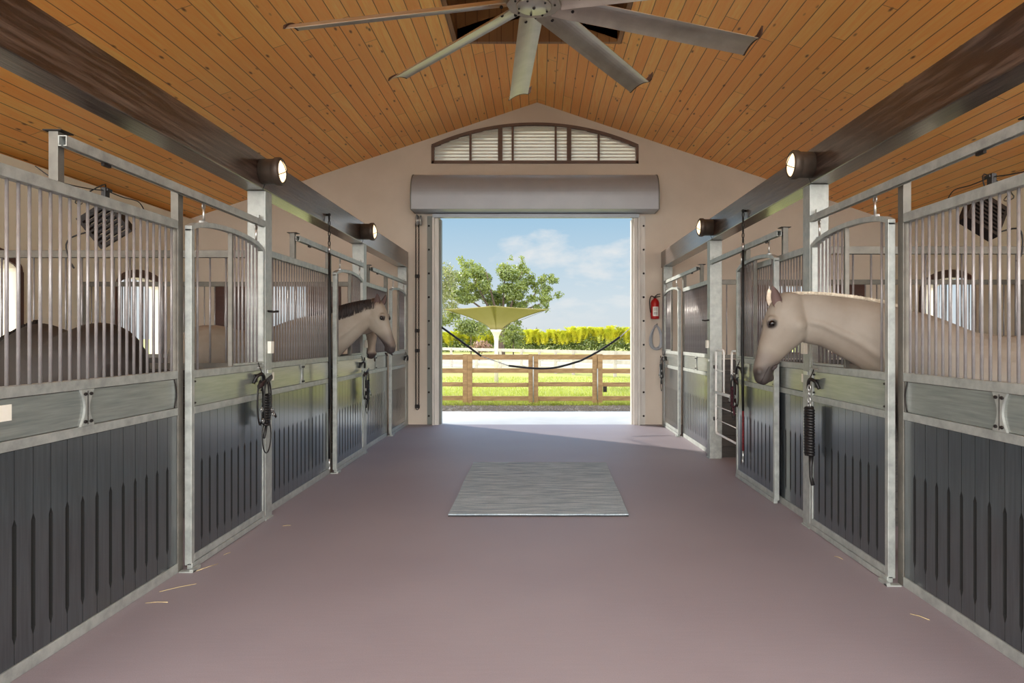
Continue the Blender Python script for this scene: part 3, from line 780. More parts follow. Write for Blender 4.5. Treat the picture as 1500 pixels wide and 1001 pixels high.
# ------------------------------------------------------------------ tack on the doors
def hookobj(s, y, z, label):
    x = SIDE[s]['door'] + .01; f = -s
    t = thing('tack_hook', label, 'hook', (s * x, y, z), 'black tack hooks'); o = Vector(t.location); X = s * x
    MB(o).box(X, X + f * .01, y - .03, y + .03, z - .045, z + .02).build('back_plate', MAT['black'], t, .003)
    pts = [(X + f * .01, y - .055, z - .05), (X + f * .03, y - .045, z), (X + f * .05, y, z + .022), (X + f * .05, y + .045, z), (X + f * .045, y + .06, z - .055)]
    MB(o).tube(crom([Vector(p) for p in pts], 4), .013, 8).tube([(X + f * .005, y, z + .005), (X + f * .05, y, z + .018)], .011, 8).build('horn', MAT['black'], t)
    MB(o).tube([(X, y + .05, z + .12), (X + f * .02, y + .04, z + .07), (X + f * .05, y + .04, z + .01)], .004, 6).build('wire', MAT['iron'], t)
def helix(c, r, h, turns, w, axis_tilt=0):
    n = int(turns * 12); pts = []
    for i in range(n + 1):
        a = 2 * PI * turns * i / n; pts.append(Vector(c) + Vector((r * .55 * math.cos(a), r * math.sin(a) + axis_tilt * (i / n), -h * i / n)))
    return pts
def halter(s, y, z, label, rope='black', big=1.0, loopz=.27):
    x = SIDE[s]['door']; f = -s; X = s * x + f * .05
    t = thing('halter', label, 'halter', (X, y, z), 'halters hung on the stall doors'); o = Vector(t.location)
    b = big
    MB(o).tube([(X + f * .005, y - .10 * b, z - .075), (X + f * .02, y, z - .045), (X + f * .01, y + .16 * b, z - .01)], .022, 8, flat=.4, flatdir=(1, 0, 0)).build('noseband', MAT['leather'], t)
    for dy, w, dd in ((-.07, .055, 0), (.03, .075, .03), (-.02, .05, .05)):
        pts = [Vector((X + f * (.01 + dd * .6), y + dy + w * math.sin(u), z - .20 * b + .17 * b * math.cos(u))) for u in [2 * PI * i / 20 for i in range(20)]]
        MB(o).tube(pts, .012, 6, closed=True, flat=.45, flatdir=(1, 0, 0)).build('cheek_strap', MAT['black'], t)
    for (dy, dz) in ((-.10, -.25), (.10, -.27), (-.08, -.34), (.13, -.31)):
        cc = Vector((X + f * .035, y + dy * b, z + dz * b))
        MB(o).tube([cc + Vector((0, .017 * math.cos(u), .017 * math.sin(u))) for u in [2 * PI * i / 12 for i in range(12)]], .004, 6, closed=True).build('ring', MAT['steel'], t)
    MB(o).tube([(X + f * .03, y + .08 * b, z - .27 * b), (X + f * .03, y + .15 * b, z - .30 * b), (X + f * .03, y + .20 * b, z - .34 * b)], .014, 6, flat=.5, flatdir=(1, 0, 0)).build('chin_strap', MAT['leather'], t)
    MB(o).tube(helix((X + f * .03, y + .0, z - .14 * b), .034, .24 * b, 12, 0), .011, 6).build('lead_rope', MAT[rope], t)
    MB(o).tube([(X + f * .03, y, z - .38 * b), (X + f * .03, y - .02, z - .43 * b), (X + f * .03, y - .05, z - .48 * b)], .011, 6).build('rope_tail', MAT[rope], t)
    cz = z - (.34 + loopz * .5) * b
    pts = [Vector((X + f * .02, y + .03 + .085 * b * math.sin(u), cz + loopz * .5 * b * math.cos(u))) for u in [PI * (.12 + 1.76 * i / 20) for i in range(21)]]
    MB(o).tube(pts, .005, 6).build('throat_latch', MAT['black'], t)
hookobj(-1, 5.42, 1.19, 'black hook on the nearest left stall door, holding a halter')
halter(-1, 5.42, 1.19, 'dark halter with coiled lead rope on the nearest left stall door')
hookobj(-1, 8.62, 1.17, 'black hook on the middle left stall door below the grey horse')
halter(-1, 8.64, 1.10, 'black halter on the middle left stall door below the grey horse', loopz=.22)
hookobj(1, 5.24, 1.16, 'black hook on the nearest right stall door, holding a lead rope')
x = 2.14; t = thing('lead_rope', 'black lead rope coiled and hung on the nearest right stall door', 'lead rope', (x - .06, 5.22, 1.05)); o = Vector(t.location)
k = MB(o); chainmesh(k, (x - .06, 5.22, 1.14), (x - .06, 5.22, 1.00), .018, .045, .005); k.build('chain', MAT['steel'], t)
MB(o).tube([(x - .06, 5.22 + .022 * math.cos(u), .985 + .022 * math.sin(u)) for u in [2 * PI * i / 12 for i in range(12)]], .005, 6, closed=True).build('ring', MAT['steel'], t)
MB(o).tube(helix((x - .06, 5.22, .965), .046, .36, 17, 0), .0125, 6).tube([(x - .06, 5.22, .97), (x - .06, 5.22, .60)], .036, 8).build('coil', MAT['black'], t)
MB(o).tube([(x - .05, 5.21, .61), (x - .06, 5.19, .52), (x - .055, 5.20, .44), (x - .05, 5.175, .38)], [.02, .015, .013, .017], 8).build('rope_tail', MAT['black'], t)
hookobj(1, 7.16, 1.17, 'black hook on the slid open right stall door')
halter(1, 7.18, 1.10, 'maroon halter and rope on the slid open right stall door', 'maroon', .85, .2)
hookobj(1, 11.38, 1.17, 'black hook on the farthest right stall door')
halter(1, 11.36, 1.19, 'brown halter on the farthest right stall door by the end wall', 'black', .95)
hookobj(-1, 11.5, 1.17, 'black hook on the farthest left stall door')

# ------------------------------------------------------------------ stall fans behind the bars
for s, c, lab in ((-1, Vector((-3.22, 5.1, 2.35)), 'dark louvred stall fan hanging behind the nearest left bars'), (1, Vector((3.2, 4.9, 2.38)), 'dark louvred stall fan hanging behind the nearest right bars')):
    t = thing('stall_fan', lab, 'fan', c, 'hanging stall fans'); o = c
    rot = Matrix.Rotation(s * math.radians(32), 4, 'Y') @ Matrix.Rotation(s * math.radians(-18), 4, 'X')
    def T(p): return c + (rot @ Vector(p)) * .78
    k = MB(o)
    for (a, b2, cc, d, e, f_) in ((-.17, -.14, -.06, .06, -.17, .17), (.14, .17, -.06, .06, -.17, .17), (-.14, .14, -.06, .06, .14, .17), (-.14, .14, -.06, .06, -.17, -.14)):
        q = MB().box(a, b2, cc, d, e, f_); k.add([T(p) for p in q.v], q.f)
    k.build('fan_case', MAT['iron'], t)
    k = MB(o)
    for j in range(7):
        z = -.12 + j * .04; q = MB().box(-.14, .14, -.065, -.045, z, z + .018); k.add([T(p) for p in q.v], q.f)
    for j in range(7):
        z = -.12 + j * .04; q = MB().box(-.14, .14, .045, .065, z, z + .018); k.add([T(p) for p in q.v], q.f)
    k.build('fan_grille', MAT['iron'], t)
    k = MB(o)
    for j in range(4):
        a = j * PI / 2; p1, p2 = Vector((.11 * math.cos(a), 0, .11 * math.sin(a))), Vector((.11 * math.cos(a + .7), .02, .11 * math.sin(a + .7)))
        k.add([T((0, 0, 0)), T(p1), T(p2), T((0, .01, 0)), T(p1 + Vector((0, .01, 0))), T(p2 + Vector((0, .01, 0)))], [(0, 1, 2), (3, 5, 4), (0, 3, 4, 1), (1, 4, 5, 2), (2, 5, 3, 0)])
    k.build('fan_blades', MAT['black'], t)
    zt = zc(c.x)
    pts = [T((0, 0, .17)), c + Vector((s * .02, .02, .3)), Vector((c.x + s * .5, c.y + .4, 2.60)), Vector((s * 5.4, c.y + 3.0, 3.1)), Vector((s * 5.88, 8.67 if s < 0 else 8.3, 3.4))]
    MB(o).tube(crom([Vector(p) for p in pts]), .005, 6).build('power_cable', MAT['black'], t)
    pts = [T((.17, 0, -.1)), c + Vector((-s * -.26, 0, -.1)), c + Vector((s * .28, .0, -.26)), c + Vector((s * .24, 0, -.33)), c + Vector((s * .27, 0, -.28))]
    MB(o).tube(crom([Vector(p) for p in pts]), .006, 6).build('loose_cord', MAT['black'], t)
    # clamp on the top rail with loops of wire
    w = MB(o); yr = c.y - 1.25 if s < 0 else c.y - 1.15; xr = s * (SIDE[s]['panel'] + .025)
    w.build('x', MAT['black'], t) if 0 else None

# clamps with loops of wire on top of the near panel rails
for s, yc_ in ((-1, 3.66), (1, 3.35)):
    xr = s * (SIDE[s]['panel'] + .025)
    t = thing('wire_clamp', 'black clamp with loops of wire on the nearest %s top rail' % SIDE[s]['word'], 'clamp', (xr, yc_, 2.25), 'wire clamps'); o = Vector(t.location)
    MB(o).box(xr - .012, xr + .012, yc_ - .02, yc_ + .02, 2.2505, 2.305).box(xr - .02, xr + .02, yc_ - .012, yc_ + .03, 2.285, 2.30).build('clamp_body', MAT['black'], t, .003)
    pts = [Vector(p) for p in ((xr, yc_, 2.29), (xr + s * .02, yc_ - .12, 2.275), (xr + s * .1, yc_ - .22, 2.29), (xr + s * .2, yc_ - .24, 2.36))]
    MB(o).tube(crom(pts), .003, 5).build('wire', MAT['black'], t)
    pts = [Vector(p) for p in ((xr, yc_ + .02, 2.29), (xr, yc_ + .16, 2.285), (xr, yc_ + .3, 2.29), (xr, yc_ + .36, 2.253))]
    MB(o).tube(crom(pts), .003, 5).build('wire', MAT['black'], t)

# straw on the floor
for i, (px, py, L, a) in enumerate(((303, 832, .16, 1.1), (205, 862, .2, .7), (215, 884, .12, .1), (330, 812, .06, 1.2), (420, 771, .06, .3), (1385, 905, .1, 2.2), (1236, 818, .07, 2.0))):
    Y = 1500 / (py - 495); X = (px - 787) / 1000 * Y; X = min(max(X, -2.15), 2.05)
    d = Vector((math.cos(a), math.sin(a), 0)) * L / 2; p = Vector((X, Y, .003))
    w_ = ['by the nearest left stall door guide', 'longest one near the nearest left panel', 'short one beside the nearest left panel', 'small one under the nearest left door', 'tiny one by the first left post', 'by the nearest right panel', 'by the nearest right door'][i]
    tag(MB(p).tube([p - d, p + Vector((.004, .006, .002)), p + d], .0014, 5).build('straw', MAT['straw']), 'stray piece of yellow straw, ' + w_, 'straw', 'stray straws')
# ------------------------------------------------------------------ horses
def crv(vals, n):          # smooth interpolation of tuples
    P = [Vector(v) if len(v) <= 3 else None for v in vals]
    out = []
    L = len(vals)
    for i in range(L - 1):
        p0, p1, p2, p3 = vals[max(i - 1, 0)], vals[i], vals[i + 1], vals[min(i + 2, L - 1)]
        for k in range(n):
            t = k / n
            out.append(tuple(.5 * (2 * b + (c - a) * t + (2 * a - 5 * b + 4 * c - d) * t * t + (3 * b - a - 3 * c + d) * t ** 3) for a, b, c, d in zip(p0, p1, p2, p3)))
    out.append(vals[-1]); return out

HEAD = [  # t, dorsal offset, depth, half width
    (-.06, -.050, .075, .045), (-.02, -.015, .135, .066), (.06, .000, .195, .080), (.14, .006, .235, .088), (.24, .008, .262, .094), (.34, .004, .262, .094),
    (.44, -.003, .228, .080), (.54, -.006, .190, .064), (.64, -.006, .160, .054), (.74, -.006, .140, .050), (.83, -.004, .130, .053),
    (.90, -.010, .124, .056), (.96, -.028, .100, .050), (1.0, -.052, .056, .030)]

def bf(t): return max(0, math.sin(PI * min(1, max(0, (t + .06) / 1.0)) ** .62))
def horse(name, label, cat, secs, poll, d, nrm, L, coatfn, legs, mane=None, scale_w=1.0, ears=None, vox=.011, bulge=.045, earf=None, eart=.03, earn=.3):
    """secs: (x, y, ztop, zbot, halfwidth) from behind the poll to the tail; poll: dorsal point of the skull"""
    poll = Vector(poll); d = Vector(d).normalized(); nrm = Vector(nrm); nrm = (nrm - d * nrm.dot(d)).normalized(); lat = d.cross(nrm).normalized()
    base = Vector((secs[len(secs) // 2][0], secs[len(secs) // 2][1], 0))
    mb = MB(base)
    ss = crv(secs, 4); lo = []
    for i, q in enumerate(ss):
        a = ss[max(i - 1, 0)]; b = ss[min(i + 1, len(ss) - 1)]
        tx, ty = b[0] - a[0], b[1] - a[1]; h = math.hypot(tx, ty) or 1; sx, sy = -ty / h, tx / h
        zt, zb = q[2], q[3]; c = Vector((q[0], q[1], (zt + zb) / 2)); w = q[4]
        lo.append((c, Vector((0, 0, (zt - zb) / 2)), Vector((sx * w, sy * w, 0))))
    mb.loft(lo, 24)
    hs = crv(HEAD, 3); lo = []
    for (t, off, dep, w) in hs:
        bg_ = bulge * bf(t); top = poll + d * (L * t) + nrm * (off + bg_); dep += bg_
        lo.append((top - nrm * dep / 2, nrm * dep / 2, lat * w * scale_w))
    mb.loft(lo, 24)
    for s in (-1, 1):      # brow, cheek bone, nostril rim
        mb.ball(poll + d * L * .33 + nrm * (bulge - .035) + lat * s * .068 * scale_w, .036, seg=14)
        mb.tube([poll + d * L * .34 + nrm * -.085 + lat * s * .078, poll + d * L * .52 + nrm * -.070 + lat * s * .052], [.022, .012], 10)
        mb.ball(poll + d * L * .27 + nrm * -.150 + lat * s * .022 * scale_w, .084, seg=14)
        mb.ball(poll + d * L * .885 + nrm * -.040 + lat * s * .040, .026, seg=12)
    mb.ball(poll + d * L * .90 + nrm * -.125, .030, seg=12)
    for s in (-1, 1): mb.tube([Vector((secs[k_][0], secs[k_][1], secs[k_][3] + (secs[k_][2] - secs[k_][3]) * fz)) + lat * s * (secs[k_][4] * .72) for k_, fz in ((1, .42), (2, .40), (3, .36), (4, .34), (5, .30))], [.030, .036, .040, .042, .05], 10)
    for (p, rs) in legs:
        P_ = [Vector(a) for a in p]; mb.tube(P_, rs, 12)
        mb.tube([P_[-1] + Vector((0, 0, .0)), P_[-1] - Vector((0, 0, .10))], [rs[-1] * 1.1, rs[-1] * 1.5], 12)
    o = mb.build(name, MAT['coat'])
    m = o.modifiers.new('r', 'REMESH'); m.mode = 'VOXEL'; m.voxel_size = vox; m.use_smooth_shade = True
    m2 = o.modifiers.new('s', 'SMOOTH'); m2.factor = .5; m2.iterations = 5
    bpy.context.view_layer.update()
    me = bpy.data.meshes.new_from_object(o.evaluated_get(bpy.context.evaluated_depsgraph_get()))
    o.modifiers.clear(); o.data = me
    ca = me.color_attributes.new('coat', 'FLOAT_COLOR', 'POINT')
    buf = []
    for v in me.vertices:
        p = v.co + base; q = p - poll
        c = coatfn(p, q.dot(d) / L, q.dot(nrm), q.dot(lat)); buf += list(s2l(c))
    ca.data.foreach_set('color', buf)
    for p in me.polygons: p.use_smooth = True
    if not me.materials: me.materials.append(MAT['coat'])
    tag(o, label, cat)
    # eyes, nostrils, ears, mouth
    def part(nm, mb_, mat, **k):
        c = mb_.build(nm, MAT[mat], o, **k); return c
    for s in (-1, 1):
        e = MB(base).ball(poll + d * L * .36 + nrm * (bulge - .040) + lat * s * .089 * scale_w, .022, seg=16, rings=10); part('eye', e, 'horse_eye')
        ld = MB(base); c0 = poll + d * L * .36 + nrm * (bulge - .040) + lat * s * .094 * scale_w
        ld.tube([c0 + d * .030 * math.cos(u) + nrm * (.019 * math.sin(u) + .004) - lat * s * .004 * (1 + abs(math.cos(u)) * 2) for u in [PI * i / 10 for i in range(11)]], [.003 + .003 * math.sin(PI * i / 10) for i in range(11)], 8)
        part('eyelid', ld, 'nostril')
        ml = MB(base); ml.tube([poll + d * L * u + nrm * v_ + lat * s * w_ for u, v_, w_ in ((.80, -.085, .0510), (.87, -.078, .0555), (.94, -.076, .0530), (.985, -.072, .038))], [.002, .0032, .0035, .002], 6); part('mouth_line', ml, 'nostril')
        nb = MB(base).ball((0, 0, 0), 1, (1, 1, 1), 14, 8)
        c = poll + d * L * .892 + nrm * -.038 + lat * s * .0655; k = MB(base)
        vs = [c + d * (p.x * .025) + nrm * (p.y * .013 + p.x * .008) + lat * p.z * .010 + d * 0 for p in nb.v]
        vs = [v_ + base * 0 for v_ in vs]
        k.add(vs, nb.f, True); part('nostril', k, 'nostril')
        # ear: cupped leaf
        er = ears[s] if ears else None
        e0 = poll + d * (L * eart) + lat * s * .056 + nrm * (bulge * earn - .035)
        ed = er if er else (nrm * .35 - d * .9 + lat * s * .28)
        ed = Vector(ed).normalized(); fw_ = Vector(earf[s]) if earf else nrm; fw = (fw_ - ed * fw_.dot(ed)).normalized(); sd = ed.cross(fw).normalized()
        lo_ = []; k = MB(base); ring = []; NS = 9; NR = 8
        vs = []
        for i in range(NR + 1):
            u = i / NR; w = .034 * (math.sin(PI * min(1, .18 + u * .80)) ** .8) * (1 - u ** 3 * .25) + .001; h = .145 * u
            for j in range(NS + 1):
                a = -PI * .62 + 1.24 * PI * j / NS
                vs.append(e0 + ed * (h - .01) - fw * (w * math.cos(a) * .75) + sd * (w * math.sin(a)) + fw * (.015 * math.sin(u * 2.6)))
        nn = len(vs)
        vs += [v_ + (fw * .0035) for v_ in vs]
        fs = []
        for i in range(NR):
            for j in range(NS):
                a = i * (NS + 1) + j; fs.append((a, a + 1, a + NS + 2, a + NS + 1)); fs.append((nn + a, nn + a + NS + 1, nn + a + NS + 2, nn + a + 1))
            for j in (0, NS):
                a = i * (NS + 1) + j; fs.append((a, a + NS + 1, nn + a + NS + 1, nn + a))
        k.add(vs, fs, True)
        k.m = [1 if min(f_) >= nn else 0 for f_ in fs]; co_ = mane[3] if mane and len(mane) > 3 else 'hairwhite'; ear = k.build('ear', [MAT[co_], MAT['earin']], o)
    if mane:
        pts, mat, lenf = mane[0], mane[1], mane[2]
        random.seed(3); k = MB(base); P_ = [Vector(p) for p in crv([tuple(p) for p in pts], 8)]; n = len(P_) - 1
        cnt = mane[4] if len(mane) > 4 else 700; thick = mane[5] if len(mane) > 5 else .003
        for i in range(cnt):
            u = R() * n; a = int(u); a = min(a, n - 1); p = P_[a].lerp(P_[a + 1], u - a); tg = (P_[a + 1] - P_[a]).normalized()
            fr = u / n; dirs, ln = lenf(fr)
            p = p + Vector((U(-.006, .006), U(-.02, .02), -.012)); ln *= U(.7, 1.15)
            w = Vector(dirs[0]); g = Vector(dirs[1]); sw = tg * U(-.10, .10) * ln * 2
            q1 = p + w * ln * .35 + sw * .4; q2 = p + w * ln * .5 + g * ln * .45 + sw * .8; q3 = p + w * ln * .45 + g * ln * .95 + sw
            k.tube([p, q1, q2, q3], [thick, thick * 1.2, thick, thick * .3], 4)
        part('mane', k, mat)
    return o

def mixt(a, b, t):
    t = max(0, min(1, t)); t = t * t * (3 - 2 * t); return tuple(x + (y - x) * t for x, y in zip(a, b))
WHT = (132, 124, 114); MUZ = (50, 44, 42); GREY = (152, 144, 132)
def coat_white(p, t, n, l):
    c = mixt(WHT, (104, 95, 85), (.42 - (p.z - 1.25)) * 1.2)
    if t > .6 and n > -.4 and abs(l) < .12:
        c = mixt(c, (98, 89, 82), (t - .6) / .15)
        c = mixt(c, MUZ, (t - .80 + (-n - .02) * 1.2) / .14)
    if abs(t - .36) < .09 and abs(n) < .06 and abs(l) > .05:
        r = math.hypot((t - .36) * .62, n); c = mixt(MUZ, c, (r - .018) / .022)
    return c
poll = (1.672, 4.68, 1.795)
secs = [(1.70, 4.68, 1.77, 1.58, .055), (1.80, 4.67, 1.800, 1.475, .078), (1.93, 4.65, 1.795, 1.440, .092), (2.04, 4.62, 1.782, 1.375, .100), (2.14, 4.585, 1.765, 1.312, .110),
        (2.27, 4.54, 1.735, 1.20, .15), (2.42, 4.50, 1.69, 1.02, .20), (2.60, 4.46, 1.64, .90, .25), (2.85, 4.42, 1.535, .85, .28), (3.1, 4.37, 1.515, .84, .30), (3.35, 4.33, 1.56, .87, .30), (3.6, 4.3, 1.585, .95, .28), (3.82, 4.27, 1.53, 1.05, .22), (3.93, 4.26, 1.38, 1.15, .12)]
def legset(xf, yf, xr, yr, side, zf=1.05):
    out = []
    for s in (-1, 1):
        ax, ay = xf + side[0] * s * .15, yf + side[1] * s * .15; bx, by = xr + side[0] * s * .15, yr + side[1] * s * .15
        out.append(([(ax, ay, zf), (ax, ay, .82), (ax, ay, .48), (ax, ay, .44), (ax, ay, .16), (ax, ay, .10)], [.13, .075, .042, .045, .030, .038]))
        dx, dy = (xf - xr), (yf - yr); h = math.hypot(dx, dy); dx /= h; dy /= h
        out.append(([(bx, by, 1.2), (bx + dx * .08, by + dy * .08, .85), (bx - dx * .12, by - dy * .12, .56), (bx - dx * .12, by - dy * .12, .48), (bx - dx * .06, by - dy * .06, .16), (bx - dx * .05, by - dy * .05, .10)], [.20, .12, .05, .045, .033, .040]))
    return out
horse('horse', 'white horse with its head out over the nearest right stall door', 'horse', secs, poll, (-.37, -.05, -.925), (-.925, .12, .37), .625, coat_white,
      legset(2.52, 4.48, 3.6, 4.3, (.1, .99)),
      mane=([(1.70, 4.68, 1.80), (1.80, 4.67, 1.805), (1.93, 4.65, 1.800), (2.04, 4.62, 1.788), (2.14, 4.585, 1.772), (2.27, 4.54, 1.742), (2.42, 4.50, 1.698)], 'hairwhite', lambda u: (((0, -.25, .95), (0, -.15, .1)), .038), 'hairwhite', 2200, .0018),
      ears={1: (-.22, .02, .97), -1: (-.30, -.12, .95)}, earf={1: (-.25, .95, 0), -1: (-.25, -.95, 0)}, vox=.009, eart=.14, earn=.9)

HD = (40, 32, 30)
def coat_grey(p, t, n, l):
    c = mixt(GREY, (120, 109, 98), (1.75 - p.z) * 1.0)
    if t > .55 and n > -.4 and abs(l) < .12:
        c = mixt(c, (112, 103, 96), (t - .55) / .2)
        c = mixt(c, (62, 54, 54), (t - .84 + (-n - .03) * 2.4) / .13)
    if abs(t - .36) < .09 and abs(n) < .06 and abs(l) > .05:
        r = math.hypot((t - .36) * .62, n); c = mixt((48, 40, 38), c, (r - .018) / .016)
    if -.05 < t < .14 and n > -.06: c = mixt((92, 70, 58), c, t / .14)
    return c
poll = (-1.835, 7.90, 1.945)
secs = [(-1.87, 7.90, 1.925, 1.72, .055), (-1.96, 7.89, 1.925, 1.60, .075), (-2.06, 7.88, 1.905, 1.50, .088), (-2.16, 7.87, 1.88, 1.40, .095), (-2.26, 7.855, 1.85, 1.30, .105),
        (-2.40, 7.82, 1.81, 1.15, .15), (-2.56, 7.75, 1.76, 1.00, .20), (-2.74, 7.62, 1.70, .92, .24), (-2.95, 7.42, 1.60, .88, .27), (-3.12, 7.22, 1.58, .87, .28), (-3.30, 7.02, 1.63, .92, .27), (-3.46, 6.84, 1.60, 1.0, .24), (-3.58, 6.70, 1.42, 1.12, .13)]
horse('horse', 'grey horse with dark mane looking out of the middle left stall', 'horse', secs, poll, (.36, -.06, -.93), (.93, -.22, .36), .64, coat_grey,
      legset(-2.68, 7.66, -3.32, 6.98, (.7, .7)),
      mane=([(-1.84, 7.90, 1.950), (-1.96, 7.885, 1.94), (-2.06, 7.875, 1.92), (-2.16, 7.865, 1.895), (-2.26, 7.85, 1.865), (-2.40, 7.82, 1.825), (-2.56, 7.75, 1.775)], 'hairdark', lambda u: (((0, -.35, .20), (0, -.30, -.95)), .10 + .07 * min(1, u * 2)), 'hairdark', 1600, .005),
      ears={-1: (.28, .25, .93), 1: (.05, -.22, .97)}, earf={-1: (.8, -.3, 0), 1: (.45, -.9, 0)}, vox=.010, eart=.10, earn=.5, bulge=.032)
hs_ = C.objects[-1] if False else None

def coat_pale(p, t, n, l):
    c = (158, 144, 130)
    if t > .6: c = mixt(c, (64, 52, 50), (t - .84) / .08)
    return c
poll = (-2.02, 8.50, 1.80)
secs = [(-2.02, 8.47, 1.78, 1.60, .05), (-2.06, 8.36, 1.80, 1.55, .065), (-2.15, 8.20, 1.81, 1.53, .075), (-2.26, 8.10, 1.80, 1.50, .080),
        (-2.42, 8.12, 1.74, 1.30, .12), (-2.65, 8.20, 1.62, 1.02, .18), (-2.95, 8.26, 1.50, .90, .24), (-3.3, 8.28, 1.44, .86, .26), (-3.65, 8.28, 1.50, .88, .26), (-3.95, 8.27, 1.46, 1.0, .22), (-4.12, 8.26, 1.3, 1.1, .12)]
horse('horse', 'pale horse with only its lowered muzzle showing behind the grey one', 'horse', secs, poll, (-.03, -.10, -.99), (.50, -.85, .08), .56, coat_pale,
      legset(-2.78, 8.24, -3.85, 8.27, (0, 1)), scale_w=.85, vox=.012)

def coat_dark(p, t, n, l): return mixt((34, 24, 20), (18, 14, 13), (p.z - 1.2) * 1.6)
secs = [(-4.42, 5.15, 1.12, .92, .06), (-4.30, 5.14, 1.28, .95, .08), (-4.12, 5.14, 1.40, .98, .11), (-3.92, 5.12, 1.53, .96, .16), (-3.68, 5.04, 1.61, .90, .22), (-3.45, 4.90, 1.565, .85, .27), (-3.2, 4.70, 1.53, .84, .30), (-3.0, 4.55, 1.575, .86, .30), (-2.82, 4.42, 1.60, .92, .28), (-2.68, 4.32, 1.55, 1.0, .22), (-2.60, 4.26, 1.38, 1.1, .12)]
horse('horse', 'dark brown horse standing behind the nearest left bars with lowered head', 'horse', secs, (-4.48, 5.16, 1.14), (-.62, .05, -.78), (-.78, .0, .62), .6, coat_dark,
      legset(-3.72, 5.04, -2.86, 4.45, (.65, -.75)), mane=([(-4.40, 5.15, 1.14), (-4.12, 5.14, 1.42), (-3.92, 5.12, 1.55), (-3.68, 5.04, 1.63)], 'hairblack', lambda u: (((.1, -.4, .25), (0, -.3, -.95)), .14), 'hairblack', 500, .005), vox=.014)
# ------------------------------------------------------------------ outdoors
struct(MB((0, 60, 0)).box(-150, 150, HB + .2, 15.2, -.3, -.015).build('trim_2', MAT['gravel']), 'grey gravel strip outside the barn', 'gravel')
struct(MB((0, 13, 0)).box(-9, 9, HB + .0, 13.9, -.2, .0).build('trim_3', MAT['concrete']), 'pale concrete apron outside the barn door', 'apron')
g = MB((0, 100, 0)).box(-220, 220, 15.2, 34, -.5, -.01).build('ground', MAT['grass']); struct(g, 'bright green lawn behind the plank fence', 'lawn')
g = MB((0, 100, 0)).box(-220, 220, 34, 62, -.5, -.008).build('ground', MAT['sand']); struct(g, 'pale sandy paddock beyond the far fence', 'ground')
g = MB((0, 100, 0)).box(-420, 420, 62, 700, -.5, -.01).build('ground', MAT['grass']); struct(g, 'grass beyond the paddock under the hedge', 'ground')
# big ground around the barn sides and behind
g = MB((0, 0, 0)).box(-220, XL - .2, -120, HB + .2, -.4, -.02).box(XR + .2, 220, -120, HB + .2, -.4, -.02).box(XL - .2, XR + .2, -120, Y0, -.4, -.02).build('ground', MAT['sand']); struct(g, 'pale ground around the barn', 'ground')

def grassblades(y0, y1, x0, x1, n, h, mat, seed):
    random.seed(seed); k = MB((0, (y0 + y1) / 2, 0))
    for i in range(n):
        y = y0 + (y1 - y0) * R() ** 1.6; x = U(x0, x1) * (y / y1 if y1 > 20 else 1); a = U(0, PI); w = .006 * (1 + y / 30); hh = h * U(.5, 1.2)
        dx, dy = math.cos(a) * w, math.sin(a) * w; lx, ly = U(-.02, .02), U(-.02, .02)
        k.add([(x - dx, y - dy, -.02), (x + dx, y + dy, -.02), (x + lx, y + ly, hh)], [(0, 1, 2)])
    return k.build('grass', MAT[mat])
leafmat('blade', (122, 134, 58), (144, 152, 80), .35)
tag(grassblades(15.2, 26, -6, 6, 30000, .07, 'blade', 1), 'short sunlit grass growing along the plank fence', 'grass', kind='stuff')
random.seed(11); k = MB((0, 14.5, 0))
for i in range(5000):
    y = U(13.95, 15.6); x = U(-3.6, 3.4); r = U(.006, .022); b = Vector((x, y, -.012))
    k.add([b + Vector((r * U(.7, 1.2) * sx, r * U(.7, 1.2) * sy, 0)) for sx, sy in ((-1, -1), (1, -1), (1, 1), (-1, 1))] + [b + Vector((U(-.3, .3) * r, 0, r * U(.7, 1.1)))], [(0, 1, 4), (1, 2, 4), (2, 3, 4), (3, 0, 4)])
M('pebble', (116, 106, 94), (86, 77, 68), .9, ns=9)
tag(k.build('gravel', MAT['pebble']), 'loose gravel stones along the edge of the concrete apron', 'gravel', kind='stuff')

# near plank fence, two gate leaves each side of shared double posts
FY = 15.5
def fx(px): return (px - 787) / 1000 * FY
rz = [(1.00, 1.115), (.695, .80), (.39, .485), (.07, .175)]
posts = [(588, 601), (678, 692), (774, 788.5), (867.5, 882.5), (962, 976)]
xs = [(fx(a), fx(b)) for a, b in posts]
names = ['hidden behind the left door frame', 'left post pair', 'middle', 'right', 'x']
random.seed(5)
for i in range(len(xs) - 1):
    xa, xb = xs[i][1], xs[i + 1][0]
    lab = ['fence section left of all visible posts', 'left of the middle post', 'right of the middle post', 'rightmost, beside the right door frame'][i]
    t = thing('plank_fence', 'brown four rail plank fence panel, %s' % lab, 'fence', ((xa + xb) / 2, FY, 0), 'plank fence panels'); o = Vector(t.location)
    for z0, z1 in rz:
        e = U(-.008, .008)
        MB(o).box(xa, xb, FY - .02, FY + .02, z0 + e, z1 + e).build('rail', MAT['fence'], t, .004)
    MB(o).box(xa - .11, xa - .001, FY - .045, FY - .021, .0, 1.13).build('end_board', MAT['fence'], t, .004)
    MB(o).box(xb + .001, xb + .105, FY - .045, FY - .021, .0, 1.13).build('end_board', MAT['fence'], t, .004)
